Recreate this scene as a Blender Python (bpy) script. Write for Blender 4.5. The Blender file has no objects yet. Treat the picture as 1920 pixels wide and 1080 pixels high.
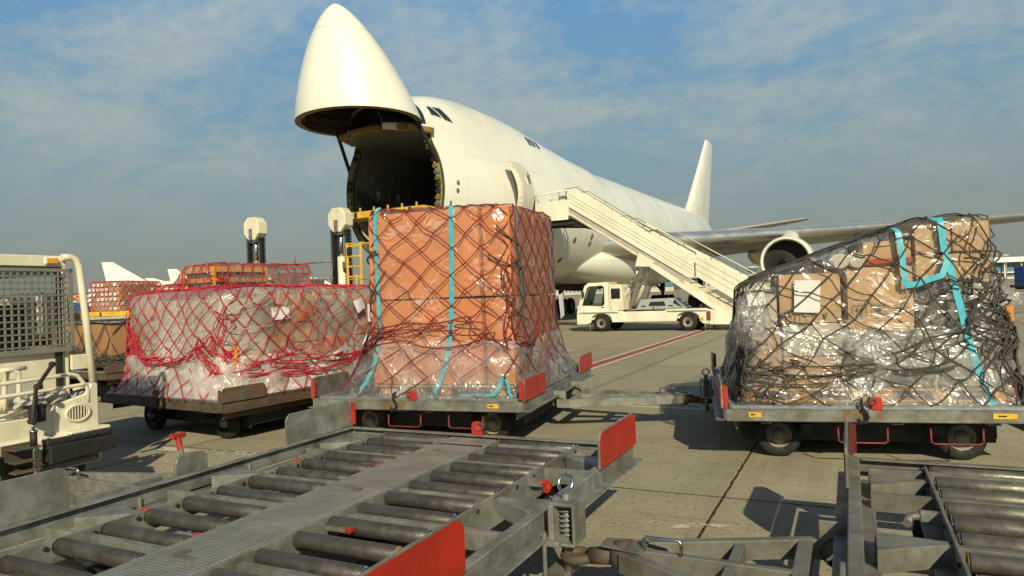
import bpy, math, random
from mathutils import Vector, Matrix, Euler, noise
random.seed(7)
R = math.radians
SC = bpy.context.scene
COL = SC.collection

# ------------------------------------------------------------------ mesh builder
class MB:
    def __init__(s):
        s.v = []; s.f = []; s.sm = []; s.mi = []
    def add(s, vs, fs, smooth=False, mi=0):
        o = len(s.v)
        s.v += [tuple(p) for p in vs]
        for f in fs:
            s.f.append([o + i for i in f]); s.sm.append(smooth); s.mi.append(mi)
        return s
    def box(s, c, size, rz=0, mi=0, m=None):
        hx, hy, hz = size[0] / 2, size[1] / 2, size[2] / 2
        vs = [Vector((x, y, z)) for x in (-hx, hx) for y in (-hy, hy) for z in (-hz, hz)]
        mt = m if m is not None else Matrix.Rotation(rz, 3, 'Z')
        vs = [mt @ v + Vector(c) for v in vs]
        return s.add(vs, [(0, 1, 3, 2), (4, 6, 7, 5), (0, 4, 5, 1), (2, 3, 7, 6), (0, 2, 6, 4), (1, 5, 7, 3)], False, mi)
    def bar(s, p0, p1, w, h, up=(0, 0, 1), mi=0):
        p0, p1 = Vector(p0), Vector(p1)
        d = (p1 - p0); L = d.length; d.normalize()
        side = d.cross(Vector(up))
        if side.length < 1e-5: side = d.cross(Vector((1, 0, 0)))
        side.normalize(); u = side.cross(d)
        return s.box((p0 + p1) / 2, (L, w, h), mi=mi, m=Matrix((d, side, u)).transposed())
    def tube(s, pts, r, n=8, cap=True, mi=0, closed=False):
        pts = [Vector(p) for p in pts]; N = len(pts)
        rr = r if isinstance(r, (list, tuple)) else [r] * N
        vs = []; prev = None
        for i, p in enumerate(pts):
            if closed: t = pts[(i + 1) % N] - pts[i - 1]
            else: t = pts[min(i + 1, N - 1)] - pts[max(i - 1, 0)]
            if t.length < 1e-9: t = Vector((0, 0, 1))
            t.normalize()
            if prev is None:
                a = Vector((0, 0, 1)) if abs(t.z) < .9 else Vector((1, 0, 0))
                u = t.cross(a).normalized()
            else:
                u = prev - t * prev.dot(t)
                u = u.normalized() if u.length > 1e-6 else t.orthogonal().normalized()
            prev = u; w = t.cross(u)
            for k in range(n):
                an = 2 * math.pi * k / n
                vs.append(p + (u * math.cos(an) + w * math.sin(an)) * rr[i])
        fs = []
        for i in range(N if closed else N - 1):
            j = (i + 1) % N
            for k in range(n):
                k2 = (k + 1) % n
                fs.append((i * n + k, i * n + k2, j * n + k2, j * n + k))
        s.add(vs, fs, True, mi)
        if cap and not closed:
            o = len(s.v) - len(vs)
            s.f.append([o + k for k in range(n)][::-1]); s.f.append([o + (N - 1) * n + k for k in range(n)])
            s.sm += [False, False]; s.mi += [mi, mi]
        return s
    def cyl(s, p0, p1, r0, r1=None, n=16, mi=0):
        return s.tube([p0, p1], [r0, r0 if r1 is None else r1], n, True, mi)
    def rev(s, p0, d, prof, n=24, mi=0, smooth=True):
        """lathe: profile of (distance along d, radius)"""
        p0, d = Vector(p0), Vector(d).normalized()
        u = d.orthogonal().normalized(); w = d.cross(u)
        vs = []
        for (x, r) in prof:
            for k in range(n):
                an = 2 * math.pi * k / n
                vs.append(p0 + d * x + (u * math.cos(an) + w * math.sin(an)) * max(r, .0005))
        fs = [(i * n + k, i * n + (k + 1) % n, (i + 1) * n + (k + 1) % n, (i + 1) * n + k) for i in range(len(prof) - 1) for k in range(n)]
        return s.add(vs, fs, smooth, mi)
    def prism(s, poly, fn, d0, d1, mi=0):
        """extrude a 2D polygon: fn(u, v, d) -> 3D point"""
        n = len(poly)
        vs = [fn(u, v, d0) for u, v in poly] + [fn(u, v, d1) for u, v in poly]
        fs = [tuple(range(n))[::-1], tuple(range(n, 2 * n))] + [(i, (i + 1) % n, n + (i + 1) % n, n + i) for i in range(n)]
        return s.add(vs, fs, False, mi)
    def grid(s, nu, nv, fn, closeu=False, smooth=True, mi=0):
        vs = [fn(i / nu, j / nv) for j in range(nv + 1) for i in range(nu if closeu else nu + 1)]
        m = nu if closeu else nu + 1
        fs = [(j * m + i, j * m + (i + 1) % m, (j + 1) * m + (i + 1) % m, (j + 1) * m + i) for j in range(nv) for i in range(nu)]
        return s.add(vs, fs, smooth, mi)
    def build(s, name, mat, parent=None, bevel=0, fixn=True, solid=0):
        me = bpy.data.meshes.new(name)
        me.from_pydata(s.v, [], s.f)
        for m in (mat if isinstance(mat, (list, tuple)) else [mat]): me.materials.append(m)
        me.polygons.foreach_set('use_smooth', s.sm); me.polygons.foreach_set('material_index', s.mi)
        if fixn:
            import bmesh
            b = bmesh.new(); b.from_mesh(me); bmesh.ops.recalc_face_normals(b, faces=b.faces); b.to_mesh(me); b.free()
        me.update()
        o = bpy.data.objects.new(name, me); COL.objects.link(o)
        if parent is not None: o.parent = parent
        if solid:
            q = o.modifiers.new('thickness', 'SOLIDIFY'); q.thickness = solid; q.offset = 0
        if bevel:
            q = o.modifiers.new('bevel', 'BEVEL'); q.width = bevel; q.segments = 1; q.limit_method = 'ANGLE'; q.angle_limit = R(50)
        return o

def thing(name, label, cat, loc=(0, 0, 0), rz=0, group=None):
    o = bpy.data.objects.new(name, None); COL.objects.link(o)
    o.location = loc; o.rotation_euler = (0, 0, rz); o.empty_display_size = .2
    o['label'] = label; o['category'] = cat
    if group: o['group'] = group
    return o
def tag(o, label, cat, group=None):
    o['label'] = label; o['category'] = cat
    if group: o['group'] = group
    return o
def struct(o): o['kind'] = 'structure'; return o
def kids(o): return [c for c in bpy.data.objects if c.parent == o]
def copy_tree(o, label=None, loc=None, rz=None, parent=None):
    c = o.copy(); COL.objects.link(c)
    if parent is not None: c.parent = parent
    if label: c['label'] = label
    if loc is not None: c.location = loc
    if rz is not None: c.rotation_euler = (0, 0, rz)
    for k in kids(o): copy_tree(k, parent=c)
    return c

# ------------------------------------------------------------------ materials
def nodes(name):
    m = bpy.data.materials.new(name); m.use_nodes = True
    nt = m.node_tree; nt.nodes.clear()
    out = nt.nodes.new('ShaderNodeOutputMaterial')
    return m, nt, out
class NT:
    def __init__(s, nt): s.nt = nt
    def n(s, t, **kw):
        nd = s.nt.nodes.new(t)
        for k, v in kw.items(): setattr(nd, k, v)
        return nd
    def l(s, a, b): s.nt.links.new(a, b)
    def math(s, op, a, b=None, clamp=False):
        nd = s.n('ShaderNodeMath', operation=op, use_clamp=clamp)
        for i, x in enumerate((a, b)):
            if x is None: continue
            if isinstance(x, (int, float)): nd.inputs[i].default_value = x
            else: s.l(x, nd.inputs[i])
        return nd.outputs[0]
    def noise(s, vec, scale, detail=4, rough=.55, dist=0):
        nd = s.n('ShaderNodeTexNoise'); nd.inputs['Scale'].default_value = scale
        nd.inputs['Detail'].default_value = detail; nd.inputs['Roughness'].default_value = rough; nd.inputs['Distortion'].default_value = dist
        if vec is not None: s.l(vec, nd.inputs['Vector'])
        return nd.outputs['Fac']
    def map(s, vec, scale=(1, 1, 1), rot=(0, 0, 0), loc=(0, 0, 0)):
        nd = s.n('ShaderNodeMapping'); nd.inputs['Scale'].default_value = scale; nd.inputs['Rotation'].default_value = rot; nd.inputs['Location'].default_value = loc
        s.l(vec, nd.inputs['Vector']); return nd.outputs[0]
    def ramp(s, fac, stops):
        nd = s.n('ShaderNodeValToRGB'); cr = nd.color_ramp
        while len(cr.elements) < len(stops): cr.elements.new(.5)
        for e, (p, c) in zip(cr.elements, stops):
            e.position = p
            e.color = (c, c, c, 1) if isinstance(c, (int, float)) else (*c, 1)
        s.l(fac, nd.inputs[0]); return nd.outputs[0]
    def mix(s, fac, a, b, mode='MIX'):
        nd = s.n('ShaderNodeMix', data_type='RGBA', blend_type=mode)
        for i, x in ((0, fac), (6, a), (7, b)):
            if isinstance(x, (int, float)): nd.inputs[i].default_value = x
            elif isinstance(x, tuple): nd.inputs[i].default_value = (*x, 1)
            else: s.l(x, nd.inputs[i])
        return nd.outputs[2]
    def bump(s, h, strength=.3, dist=.02):
        nd = s.n('ShaderNodeBump'); nd.inputs['Strength'].default_value = strength; nd.inputs['Distance'].default_value = dist
        s.l(h, nd.inputs['Height']); return nd.outputs[0]

def surf(name, col, rough=.5, metal=0, var=.25, scale=6, dirt=None, dirtamt=.35, dscale=3, stretch=(1, 1, 1), bump=0, bscale=40, spec=.5, coat=0, chip=None, chipamt=.62, chipscale=18):
    """general painted / metal / cloth surface: colour varied by noise, blotchy dirt, optional chips of a second colour"""
    m, nt, out = nodes(name); g = NT(nt)
    tc = g.n('ShaderNodeTexCoord').outputs['Object']
    oi = g.n('ShaderNodeObjectInfo').outputs['Random']
    add = g.n('ShaderNodeVectorMath', operation='ADD'); g.l(tc, add.inputs[0])
    cmb = g.n('ShaderNodeCombineXYZ')
    g.l(g.math('MULTIPLY', oi, 37.0), cmb.inputs[0]); g.l(g.math('MULTIPLY', oi, 17.0), cmb.inputs[1])
    g.l(cmb.outputs[0], add.inputs[1]); vec = add.outputs[0]
    sv = g.map(vec, stretch) if stretch != (1, 1, 1) else vec
    n1 = g.noise(sv, scale, 5)
    lo = tuple(c * (1 - var) for c in col); hi = tuple(min(1, c * (1 + var)) for c in col)
    c = g.ramp(n1, [(.3, lo), (.7, hi)])
    if dirt:
        n2 = g.noise(sv, dscale, 6, .65)
        c = g.mix(g.math('MULTIPLY', g.ramp(n2, [(.42, 0.), (.68, 1.)]), dirtamt), c, dirt)
    p = g.n('ShaderNodeBsdfPrincipled')
    rgh = g.ramp(g.noise(sv, scale * 1.7, 4), [(.3, max(.02, rough - .12)), (.7, min(1, rough + .14))])
    if chip:
        n3 = g.noise(vec, chipscale, 6, .7)
        fc = g.ramp(n3, [(chipamt, 0.), (chipamt + .015, 1.)])
        c = g.mix(fc, c, chip)
    g.l(c, p.inputs['Base Color']); g.l(rgh, p.inputs['Roughness'])
    p.inputs['Metallic'].default_value = metal; p.inputs['Specular IOR Level'].default_value = spec
    p.inputs['Coat Weight'].default_value = coat
    if bump: g.l(g.bump(g.noise(vec, bscale, 5), bump, .01), p.inputs['Normal'])
    g.l(p.outputs[0], out.inputs[0])
    return m

M = {}
M['white'] = surf('aircraft_white', (.80, .79, .69), .3, 0, .05, .5, (.62, .60, .50), .3, .35, (1, 1, .35), spec=.5, coat=.25)
M['white2'] = surf('vehicle_white', (.76, .74, .60), .42, 0, .06, 2, (.42, .38, .26), .35, 1.6, (1, 1, .4))
M['cream'] = surf('tug_cream_paint', (.72, .67, .50), .42, 0, .07, 4, (.36, .31, .2), .4, 3, (1, 1, .5), bump=.08, bscale=30, chip=(.03, .028, .02), chipamt=.69, chipscale=22)
M['greymesh'] = surf('grey_guard_paint', (.20, .195, .16), .5, .1, .12, 8)
M['galv'] = surf('galvanised_steel', (.235, .24, .21), .46, .3, .3, 9, (.085, .076, .052), .75, 3.2, bump=.1, bscale=60)
M['galvd'] = surf('dirty_galvanised_steel', (.2, .195, .165), .55, .35, .25, 9, (.085, .065, .04), .6, 4, bump=.12, bscale=50)
M['roller'] = surf('worn_roller_steel', (.115, .108, .094), .42, .55, .3, 14, (.06, .045, .03), .5, 5, (1, 1, 1), bump=.1, bscale=80)
M['rollerl'] = surf('bright_worn_roller_steel', (.19, .178, .145), .42, .55, .3, 14, (.1, .08, .05), .5, 6, bump=.1, bscale=80)
M['rust'] = surf('rusty_old_steel', (.085, .07, .05), .75, .2, .4, 7, (.17, .065, .02), .55, 5, bump=.3, bscale=50)
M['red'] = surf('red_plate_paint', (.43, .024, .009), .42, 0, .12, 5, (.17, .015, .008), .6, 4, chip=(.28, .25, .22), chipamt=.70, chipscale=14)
M['maroon'] = surf('maroon_and_shaded_red_paint', (.13, .014, .010), .5, 0, .2, 6, (.06, .02, .015), .5, 5)  # maroon of the step loops; on plates, red with shade painted in
M['redd'] = surf('faded_red_paint', (.22, .04, .03), .6, 0, .3, 10, (.06, .04, .03), .7, 8)
M['black'] = surf('black_rubber', (.012, .012, .011), .75, 0, .4, 8, (.028, .026, .02), .3, 5, bump=.25, bscale=30)
M['tyre'] = surf('tyre_rubber', (.009, .0088, .008), .8, 0, .3, 9, (.022, .02, .016), .35, 6)
M['rim'] = surf('painted_wheel_rim', (.30, .275, .2), .5, .1, .15, 12, (.07, .055, .035), .7, 9)
M['dark'] = surf('dark_underframe', (.018, .017, .015), .7, .1, .4, 6)
M['chrome'] = surf('polished_steel', (.62, .62, .6), .16, 1, .06, 8)
M['alu'] = surf('bare_aluminium', (.66, .67, .65), .36, .8, .04, .6, (.5, .5, .48), .3, .8)
M['wing'] = surf('wing_grey_paint', (.33, .33, .30), .42, 0, .1, .6, (.2, .19, .165), .4, .8)
M['yellow'] = surf('yellow_machine_paint', (.72, .42, .03), .45, 0, .12, 3, (.22, .13, .03), .4, 4, chip=(.1, .08, .05), chipamt=.66)
M['wood'] = surf('pallet_wood', (.56, .26, .05), .7, 0, .22, 5, (.2, .09, .03), .4, 6, (1, 8, 8), bump=.2, bscale=30)
M['plank'] = surf('brown_wrapped_board', (.36, .19, .075), .5, 0, .28, 4, (.17, .085, .035), .5, 4, (.5, 14, 22), bump=.15)
M['card'] = surf('cardboard', (.47, .3, .155), .75, 0, .08, 3, (.36, .22, .1), .4, 5, bump=.06, bscale=60)
M['cardo'] = surf('orange_brown_cardboard', (.60, .215, .075), .7, 0, .1, 2.5, (.42, .14, .045), .45, 3, bump=.06, bscale=60)
M['cardd'] = surf('dark_grey_carton', (.075, .07, .065), .6, 0, .2, 4)
M['cardw'] = surf('pale_grey_carton', (.42, .39, .34), .6, 0, .12, 3, (.28, .24, .19), .5, 4)
M['paper'] = surf('white_paper', (.75, .75, .77), .7, 0, .05, 6)
M['ropered'] = surf('red_net_cord', (.46, .012, .03), .6, 0, .25, 30, bump=.4, bscale=260)
M['ropemar'] = surf('maroon_net_cord', (.16, .018, .024), .6, 0, .3, 30, bump=.4, bscale=260)
M['ropegrey'] = surf('dark_grey_net_cord', (.055, .05, .038), .7, 0, .3, 30, bump=.4, bscale=260)
M['cyan'] = surf('cyan_strap', (.02, .40, .52), .45, 0, .15, 9, (.25, .5, .55), .3, 12)
M['sheet'] = surf('pallet_base_aluminium', (.30, .33, .36), .4, .5, .15, 10, (.12, .12, .12), .5, 6)
M['orange'] = surf('orange_plastic', (.8, .2, .02), .4, 0, .1, 6)
M['amber'] = surf('amber_lamp_plastic', (.75, .33, .02), .25, 0, .12, 20)
M['blue'] = surf('blue_tarpaulin', (.03, .13, .42), .45, 0, .3, 3, bump=.4, bscale=8)
M['greyveh'] = surf('grey_bonnet_paint', (.36, .37, .36), .4, 0, .06, 2, (.22, .22, .2), .4, 3)
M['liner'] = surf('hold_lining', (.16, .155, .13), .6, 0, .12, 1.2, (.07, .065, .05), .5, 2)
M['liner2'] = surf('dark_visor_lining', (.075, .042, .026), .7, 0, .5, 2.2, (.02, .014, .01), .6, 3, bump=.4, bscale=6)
M['primer'] = surf('green_yellow_primer', (.24, .24, .06), .6, 0, .45, 9, (.04, .036, .02), .8, 7)
M['ochre'] = surf('ochre_primer_frame', (.27, .17, .035), .6, 0, .35, 2.5, (.08, .055, .025), .6, 3)
M['hazewhite'] = surf('hazed_white_paint', (.78, .76, .66), .5, 0, .03, .3)  # this and the next far colours have distance haze mixed in
M['hazebeige'] = surf('hazed_concrete', (.46, .43, .34), .8, 0, .12, .12)
M['hazeroof'] = surf('hazed_roof_sheet', (.36, .39, .38), .7, 0, .08, .1)
M['hazeglass'] = surf('hazed_blue_glass', (.10, .17, .21), .25, 0, .25, .15)
M['grassy'] = surf('dry_grass', (.10, .10, .035), .9, 0, .35, .3)
M['seat'] = surf('dark_seat_vinyl', (.025, .025, .027), .5, 0, .2, 9)

def glass_dark(name, col=(.02, .025, .03), rough=.06):
    m, nt, out = nodes(name); g = NT(nt)
    p = g.n('ShaderNodeBsdfPrincipled'); p.inputs['Base Color'].default_value = (*col, 1); p.inputs['Roughness'].default_value = rough
    p.inputs['Specular IOR Level'].default_value = .8
    tc = g.n('ShaderNodeTexCoord').outputs['Object']
    g.l(g.ramp(g.noise(tc, 3, 3), [(.3, tuple(c * .6 for c in col)), (.7, tuple(c * 1.6 for c in col))]), p.inputs['Base Color'])
    g.l(p.outputs[0], out.inputs[0]); return m
M['glassd'] = glass_dark('cockpit_glass')
def glass_clear(name, tint=(.75, .82, .82)):
    m, nt, out = nodes(name); g = NT(nt)
    t = g.n('ShaderNodeBsdfTransparent'); t.inputs[0].default_value = (*tint, 1)
    s = g.n('ShaderNodeBsdfGlossy'); s.inputs['Roughness'].default_value = .05
    fr = g.n('ShaderNodeFresnel'); fr.inputs[0].default_value = 1.5
    mx = g.n('ShaderNodeMixShader'); g.l(fr.outputs[0], mx.inputs[0]); g.l(t.outputs[0], mx.inputs[1]); g.l(s.outputs[0], mx.inputs[2])
    g.l(mx.outputs[0], out.inputs[0]); return m
M['glass'] = glass_clear('window_glass')

def film(name, milk=.14, scale=1.0, tint=(.96, .95, .93), hi=.9, milkcol=(.8, .79, .76)):
    """stretch film: mostly clear, milky where it bunches, glossy crinkles and white-painted crease glints"""
    m, nt, out = nodes(name); g = NT(nt)
    tc = g.n('ShaderNodeTexCoord').outputs['Object']
    warp = g.n('ShaderNodeTexNoise'); warp.inputs['Scale'].default_value = 1.6 * scale; warp.inputs['Detail'].default_value = 3
    g.l(tc, warp.inputs['Vector'])
    wv = g.n('ShaderNodeVectorMath', operation='MULTIPLY_ADD'); g.l(warp.outputs['Color'], wv.inputs[0]); wv.inputs[1].default_value = (.7, .7, .7); g.l(tc, wv.inputs[2])
    v1 = g.map(wv.outputs[0], (2.3, 2.3, .5), (0.25, .35, 0))
    v2 = g.map(wv.outputs[0], (.9, .9, 3.2), (0.5, -.3, .2))
    r1 = g.math('ABSOLUTE', g.math('SUBTRACT', g.noise(v1, 2.9 * scale, 2.4, .5), .5))
    r2 = g.math('ABSOLUTE', g.math('SUBTRACT', g.noise(v2, 2.4 * scale, 2.4, .5), .5))
    ridge = g.math('MINIMUM', r1, r2)
    h = g.math('MULTIPLY', g.math('MINIMUM', ridge, .09), 7)
    nrm = g.bump(h, .55, .03)
    crease_glint = g.ramp(ridge, [(0., 1.), (.022, 0.)])  # creases whitened in the colour to stand in for glint streaks
    big = g.ramp(g.noise(wv.outputs[0], 1.3 * scale, 4, .6), [(.40, 0.), (.74, 1.)])
    patch = g.ramp(g.noise(wv.outputs[0], 2.3 * scale, 2, .5), [(.42, 0.), (.6, 1.)])
    mk = g.math('ADD', g.math('MULTIPLY', g.math('MULTIPLY', crease_glint, patch), .42), g.math('ADD', g.math('MULTIPLY', big, milk * 1.9), milk * .35), True)
    tr = g.n('ShaderNodeBsdfTransparent'); tr.inputs[0].default_value = (*tint, 1)
    df = g.n('ShaderNodeBsdfDiffuse'); df.inputs[0].default_value = (*milkcol, 1)
    tl = g.n('ShaderNodeBsdfTranslucent'); tl.inputs[0].default_value = (*milkcol, 1)
    dm = g.n('ShaderNodeMixShader'); dm.inputs[0].default_value = .3; g.l(df.outputs[0], dm.inputs[1]); g.l(tl.outputs[0], dm.inputs[2])
    a = g.n('ShaderNodeMixShader'); g.l(mk, a.inputs[0]); g.l(tr.outputs[0], a.inputs[1]); g.l(dm.outputs[0], a.inputs[2])
    gl = g.n('ShaderNodeBsdfGlossy'); gl.inputs['Roughness'].default_value = .23; gl.inputs[0].default_value = (hi, hi, hi, 1); g.l(nrm, gl.inputs['Normal'])
    lw = g.n('ShaderNodeLayerWeight'); lw.inputs[0].default_value = .18
    fr = g.math('ADD', g.math('MULTIPLY', lw.outputs['Fresnel'], .45), .05, True)
    b = g.n('ShaderNodeMixShader'); g.l(fr, b.inputs[0]); g.l(a.outputs[0], b.inputs[1]); g.l(gl.outputs[0], b.inputs[2])
    g.l(b.outputs[0], out.inputs[0]); return m
M['film'] = film('clear_stretch_film', .05, .8)
M['filmw'] = film('milky_stretch_film', .31, .8, milkcol=(.86, .81, .79))
M['film3'] = film('crinkled_clear_film', .16, 1.0, milkcol=(.8, .81, .82))
# ------------------------------------------------------------------ camera
PH, PI_, CAMH = .037, .010, 1.65
cam = bpy.data.cameras.new('camera'); cam.lens = 1300 / 1920 * 36; cam.sensor_width = 36; cam.clip_start = .05; cam.clip_end = 6000
camo = bpy.data.objects.new('camera', cam); COL.objects.link(camo); SC.camera = camo
Fw = Vector((0, math.cos(PI_), math.sin(PI_))); R0 = Vector((1, 0, 0)); U0 = Vector((0, -math.sin(PI_), math.cos(PI_)))
Cx = math.cos(PH) * R0 - math.sin(PH) * U0; Cy = math.sin(PH) * R0 + math.cos(PH) * U0
camo.matrix_world = Matrix((( Cx.x, Cy.x, -Fw.x, 0), (Cx.y, Cy.y, -Fw.y, 0), (Cx.z, Cy.z, -Fw.z, CAMH), (0, 0, 0, 1)))
SC.view_settings.view_transform = 'Standard'; SC.view_settings.look = 'None'; SC.view_settings.exposure = 0; SC.view_settings.gamma = 1
SC.cycles.transparent_max_bounces = 24; SC.cycles.max_bounces = 6; SC.cycles.diffuse_bounces = 2
SC.cycles.use_denoising = True

# ------------------------------------------------------------------ sun and sky
SUN_EL, SUN_AZ = R(31), R(172)         # azimuth clockwise from +Y: the sun stands behind the photographer
sd = Vector((math.sin(SUN_AZ) * math.cos(SUN_EL), math.cos(SUN_AZ) * math.cos(SUN_EL), math.sin(SUN_EL)))
sl = bpy.data.lights.new('sun', 'SUN'); sl.energy = 5.0; sl.angle = R(.53); sl.color = (1, .90, .635)
so = bpy.data.objects.new('sun', sl); COL.objects.link(so); so.location = (0, -20, 40)
so.rotation_euler = sd.to_track_quat('Z', 'Y').to_euler()
W = bpy.data.worlds.new('World'); SC.world = W; W.use_nodes = True
nt = W.node_tree; nt.nodes.clear(); g = NT(nt)
wo = g.n('ShaderNodeOutputWorld'); bg = g.n('ShaderNodeBackground'); bg.inputs[1].default_value = .10
sky = g.n('ShaderNodeTexSky', sky_type='NISHITA', sun_disc=False); sky.sun_elevation = SUN_EL; sky.sun_rotation = SUN_AZ
sky.air_density = 1.2; sky.dust_density = 3; sky.ozone_density = 1.5
tc = g.n('ShaderNodeTexCoord').outputs['Generated']
sep = g.n('ShaderNodeSeparateXYZ'); g.l(tc, sep.inputs[0])
z = g.math('MAXIMUM', sep.outputs[2], 0)
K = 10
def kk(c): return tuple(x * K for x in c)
haze = g.ramp(z, [(0., kk((.275, .29, .24))), (.06, kk((.25, .29, .262))), (.2, kk((.205, .335, .40))), (.40, kk((.135, .335, .57))), (.56, kk((.035, .10, .23))), (1., kk((.015, .045, .12)))])  # zenith stops, out of view, darkened to cut the sky's fill light
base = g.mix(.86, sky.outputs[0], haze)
# high thin mottled cloud sheet on a plane overhead
dv = g.n('ShaderNodeVectorMath', operation='DIVIDE')
zz = g.math('ADD', z, .32); cz = g.n('ShaderNodeCombineXYZ')
for i in range(3): g.l(zz, cz.inputs[i])
g.l(tc, dv.inputs[0]); g.l(cz.outputs[0], dv.inputs[1])
fl = g.n('ShaderNodeVectorMath', operation='MULTIPLY'); g.l(dv.outputs[0], fl.inputs[0]); fl.inputs[1].default_value = (1, 1, 0)
pv = g.map(fl.outputs[0], (1, 1, 1), (0, 0, R(25)), (3.1, 1.7, 0))
cover = g.noise(g.map(pv, (.7, 1.0, 1)), 2.3, 4, .6, .5)
puffs = g.noise(pv, 20, 5, .6, .3)
fine = g.noise(g.map(pv, (1, 1.3, 1)), 36, 4, .6)
cl = g.math('ADD', g.math('MULTIPLY', g.ramp(cover, [(.36, 0.), (.60, 1.)]), .55), g.math('MULTIPLY', puffs, .62))
cl = g.math('ADD', cl, g.math('MULTIPLY', g.math('SUBTRACT', fine, .5), .18))
mask = g.ramp(cl, [(.40, 0.), (1.0, 1.)])
lowfade = g.ramp(z, [(.04, .15), (.2, 1.)])
mask = g.math('MULTIPLY', g.math('MULTIPLY', mask, g.math('MULTIPLY', lowfade, g.ramp(z, [(.40, 1.), (.6, .12)]))), .88)
cloudc = g.ramp(z, [(0., kk((.27, .295, .26))), (.2, kk((.39, .44, .41))), (.5, kk((.50, .56, .54)))])
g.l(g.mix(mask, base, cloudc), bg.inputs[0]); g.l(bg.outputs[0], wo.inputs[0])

# ------------------------------------------------------------------ apron
STAND = R(26.4)
def apron_mat():
    m, nt, out = nodes('apron_concrete'); g = NT(nt)
    tc = g.n('ShaderNodeTexCoord').outputs['Object']
    v = g.map(tc, (1, 1, 1), (0, 0, STAND))            # x = across the stand (b), y = along it (a)
    wob = g.n('ShaderNodeTexNoise'); wob.inputs['Scale'].default_value = 5; wob.inputs['Detail'].default_value = 6; wob.inputs['Roughness'].default_value = .7; g.l(v, wob.inputs['Vector'])
    sp = g.n('ShaderNodeSeparateXYZ'); g.l(v, sp.inputs[0]); sw = g.n('ShaderNodeSeparateXYZ'); g.l(wob.outputs['Color'], sw.inputs[0])
    bx = g.math('ADD', sp.outputs[0], g.math('MULTIPLY', g.math('SUBTRACT', sw.outputs[0], .5), .035))
    ay = g.math('ADD', sp.outputs[1], g.math('MULTIPLY', g.math('SUBTRACT', sw.outputs[1], .5), .035))
    db = g.math('PINGPONG', g.math('ADD', bx, 1.0 + 3.08 * 40), 1.54)
    da = g.math('PINGPONG', g.math('ADD', ay, -5.6 + 4.6 * 40), 2.3)
    d = g.math('MINIMUM', db, da)
    joint = g.ramp(g.math('ADD', d, g.math('MULTIPLY', g.math('SUBTRACT', g.noise(v, 9, 5, .7), .5), .02)), [(.006, 1.), (.014, 0.)])
    halo = g.math('MULTIPLY', g.ramp(d, [(0., 1.), (.14, 0.)]), g.noise(v, 3, 4))
    broad = g.noise(v, .35, 6, .6); mid = g.noise(v, 2.2, 6, .65)
    brush = g.noise(g.map(v, (.35, 26, 1)), 1.6, 5, .6)
    scratch = g.ramp(g.noise(g.map(v, (.22, 9, 1)), 1.1, 3, .5), [(.66, 0.), (.70, 1.)])
    grain = g.noise(v, 90, 3, .7)
    c = g.ramp(broad, [(.3, (.39, .345, .215)), (.7, (.53, .47, .305))])
    c = g.mix(.75, c, g.ramp(mid, [(.3, (.31, .275, .175)), (.7, (.55, .485, .31))]))
    c = g.mix(.35, c, g.ramp(brush, [(.35, (.15, .138, .102)), (.65, (.42, .385, .28))]))
    c = g.mix(.45, c, g.ramp(grain, [(.3, (.10, .093, .07)), (.72, (.44, .40, .29))]))
    c = g.mix(g.math('MULTIPLY', scratch, .35), c, (.12, .11, .085))
    # slab to slab tone
    fb = g.math('FLOOR', g.math('DIVIDE', g.math('ADD', bx, 1.0), 3.08)); fa = g.math('FLOOR', g.math('DIVIDE', g.math('ADD', ay, -5.6), 4.6))
    cx = g.n('ShaderNodeCombineXYZ'); g.l(fb, cx.inputs[0]); g.l(fa, cx.inputs[1])
    wn = g.n('ShaderNodeTexWhiteNoise', noise_dimensions='2D'); g.l(cx.outputs[0], wn.inputs['Vector'])
    c = g.mix(1.0, c, g.ramp(wn.outputs['Value'], [(0., .86), (1., 1.06)]), 'MULTIPLY')
    # small pits and tar spots
    pit = g.ramp(g.noise(g.map(v, (1, 2.6, 1)), 20, 4, .7), [(.60, 0.), (.645, 1.)])
    c = g.mix(g.math('MULTIPLY', pit, .8), c, (.035, .032, .026))
    tyre = g.math('MULTIPLY', g.ramp(g.noise(g.map(v, (.5, .06, 1), (0, 0, .5)), 1.6, 4, .6), [(.56, 0.), (.64, 1.)]), g.noise(v, 14, 4, .7))
    c = g.mix(g.math('MULTIPLY', tyre, .45), c, (.075, .07, .055))
    vo = g.n('ShaderNodeTexVoronoi'); vo.inputs['Scale'].default_value = 15; g.l(g.map(v, (1, 1.9, 1)), vo.inputs['Vector'])
    vs3 = g.n('ShaderNodeSeparateXYZ'); g.l(vo.outputs['Color'], vs3.inputs[0])
    fleck = g.math('MULTIPLY', g.ramp(vo.outputs['Distance'], [(.13, 1.), (.24, 0.)]), g.ramp(g.math('ADD', vs3.outputs[0], g.math('MULTIPLY', mid, .3)), [(.86, 0.), (.92, 1.)]))
    c = g.mix(g.math('MULTIPLY', fleck, .85), c, (.04, .037, .03))
    stain = g.ramp(g.noise(v, .9, 5, .7), [(.58, 0.), (.75, 1.)])
    c = g.mix(g.math('MULTIPLY', stain, .4), c, (.10, .092, .07))
    c = g.mix(g.math('MULTIPLY', halo, .45), c, (.16, .13, .08))
    crumb = g.math('MULTIPLY', g.ramp(d, [(.014, 1.), (.05, 0.)]), g.ramp(g.noise(v, 40, 3, .7), [(.5, 0.), (.56, 1.)]))
    c = g.mix(g.math('MULTIPLY', crumb, .7), c, (.42, .34, .18))
    c = g.mix(joint, c, (.018, .016, .012))
    p = g.n('ShaderNodeBsdfPrincipled'); g.l(c, p.inputs['Base Color']); p.inputs['Roughness'].default_value = .85; p.inputs['Specular IOR Level'].default_value = .25
    h = g.math('SUBTRACT', g.math('MULTIPLY', grain, .35), g.math('ADD', joint, pit))
    g.l(g.bump(h, .5, .012), p.inputs['Normal'])
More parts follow.
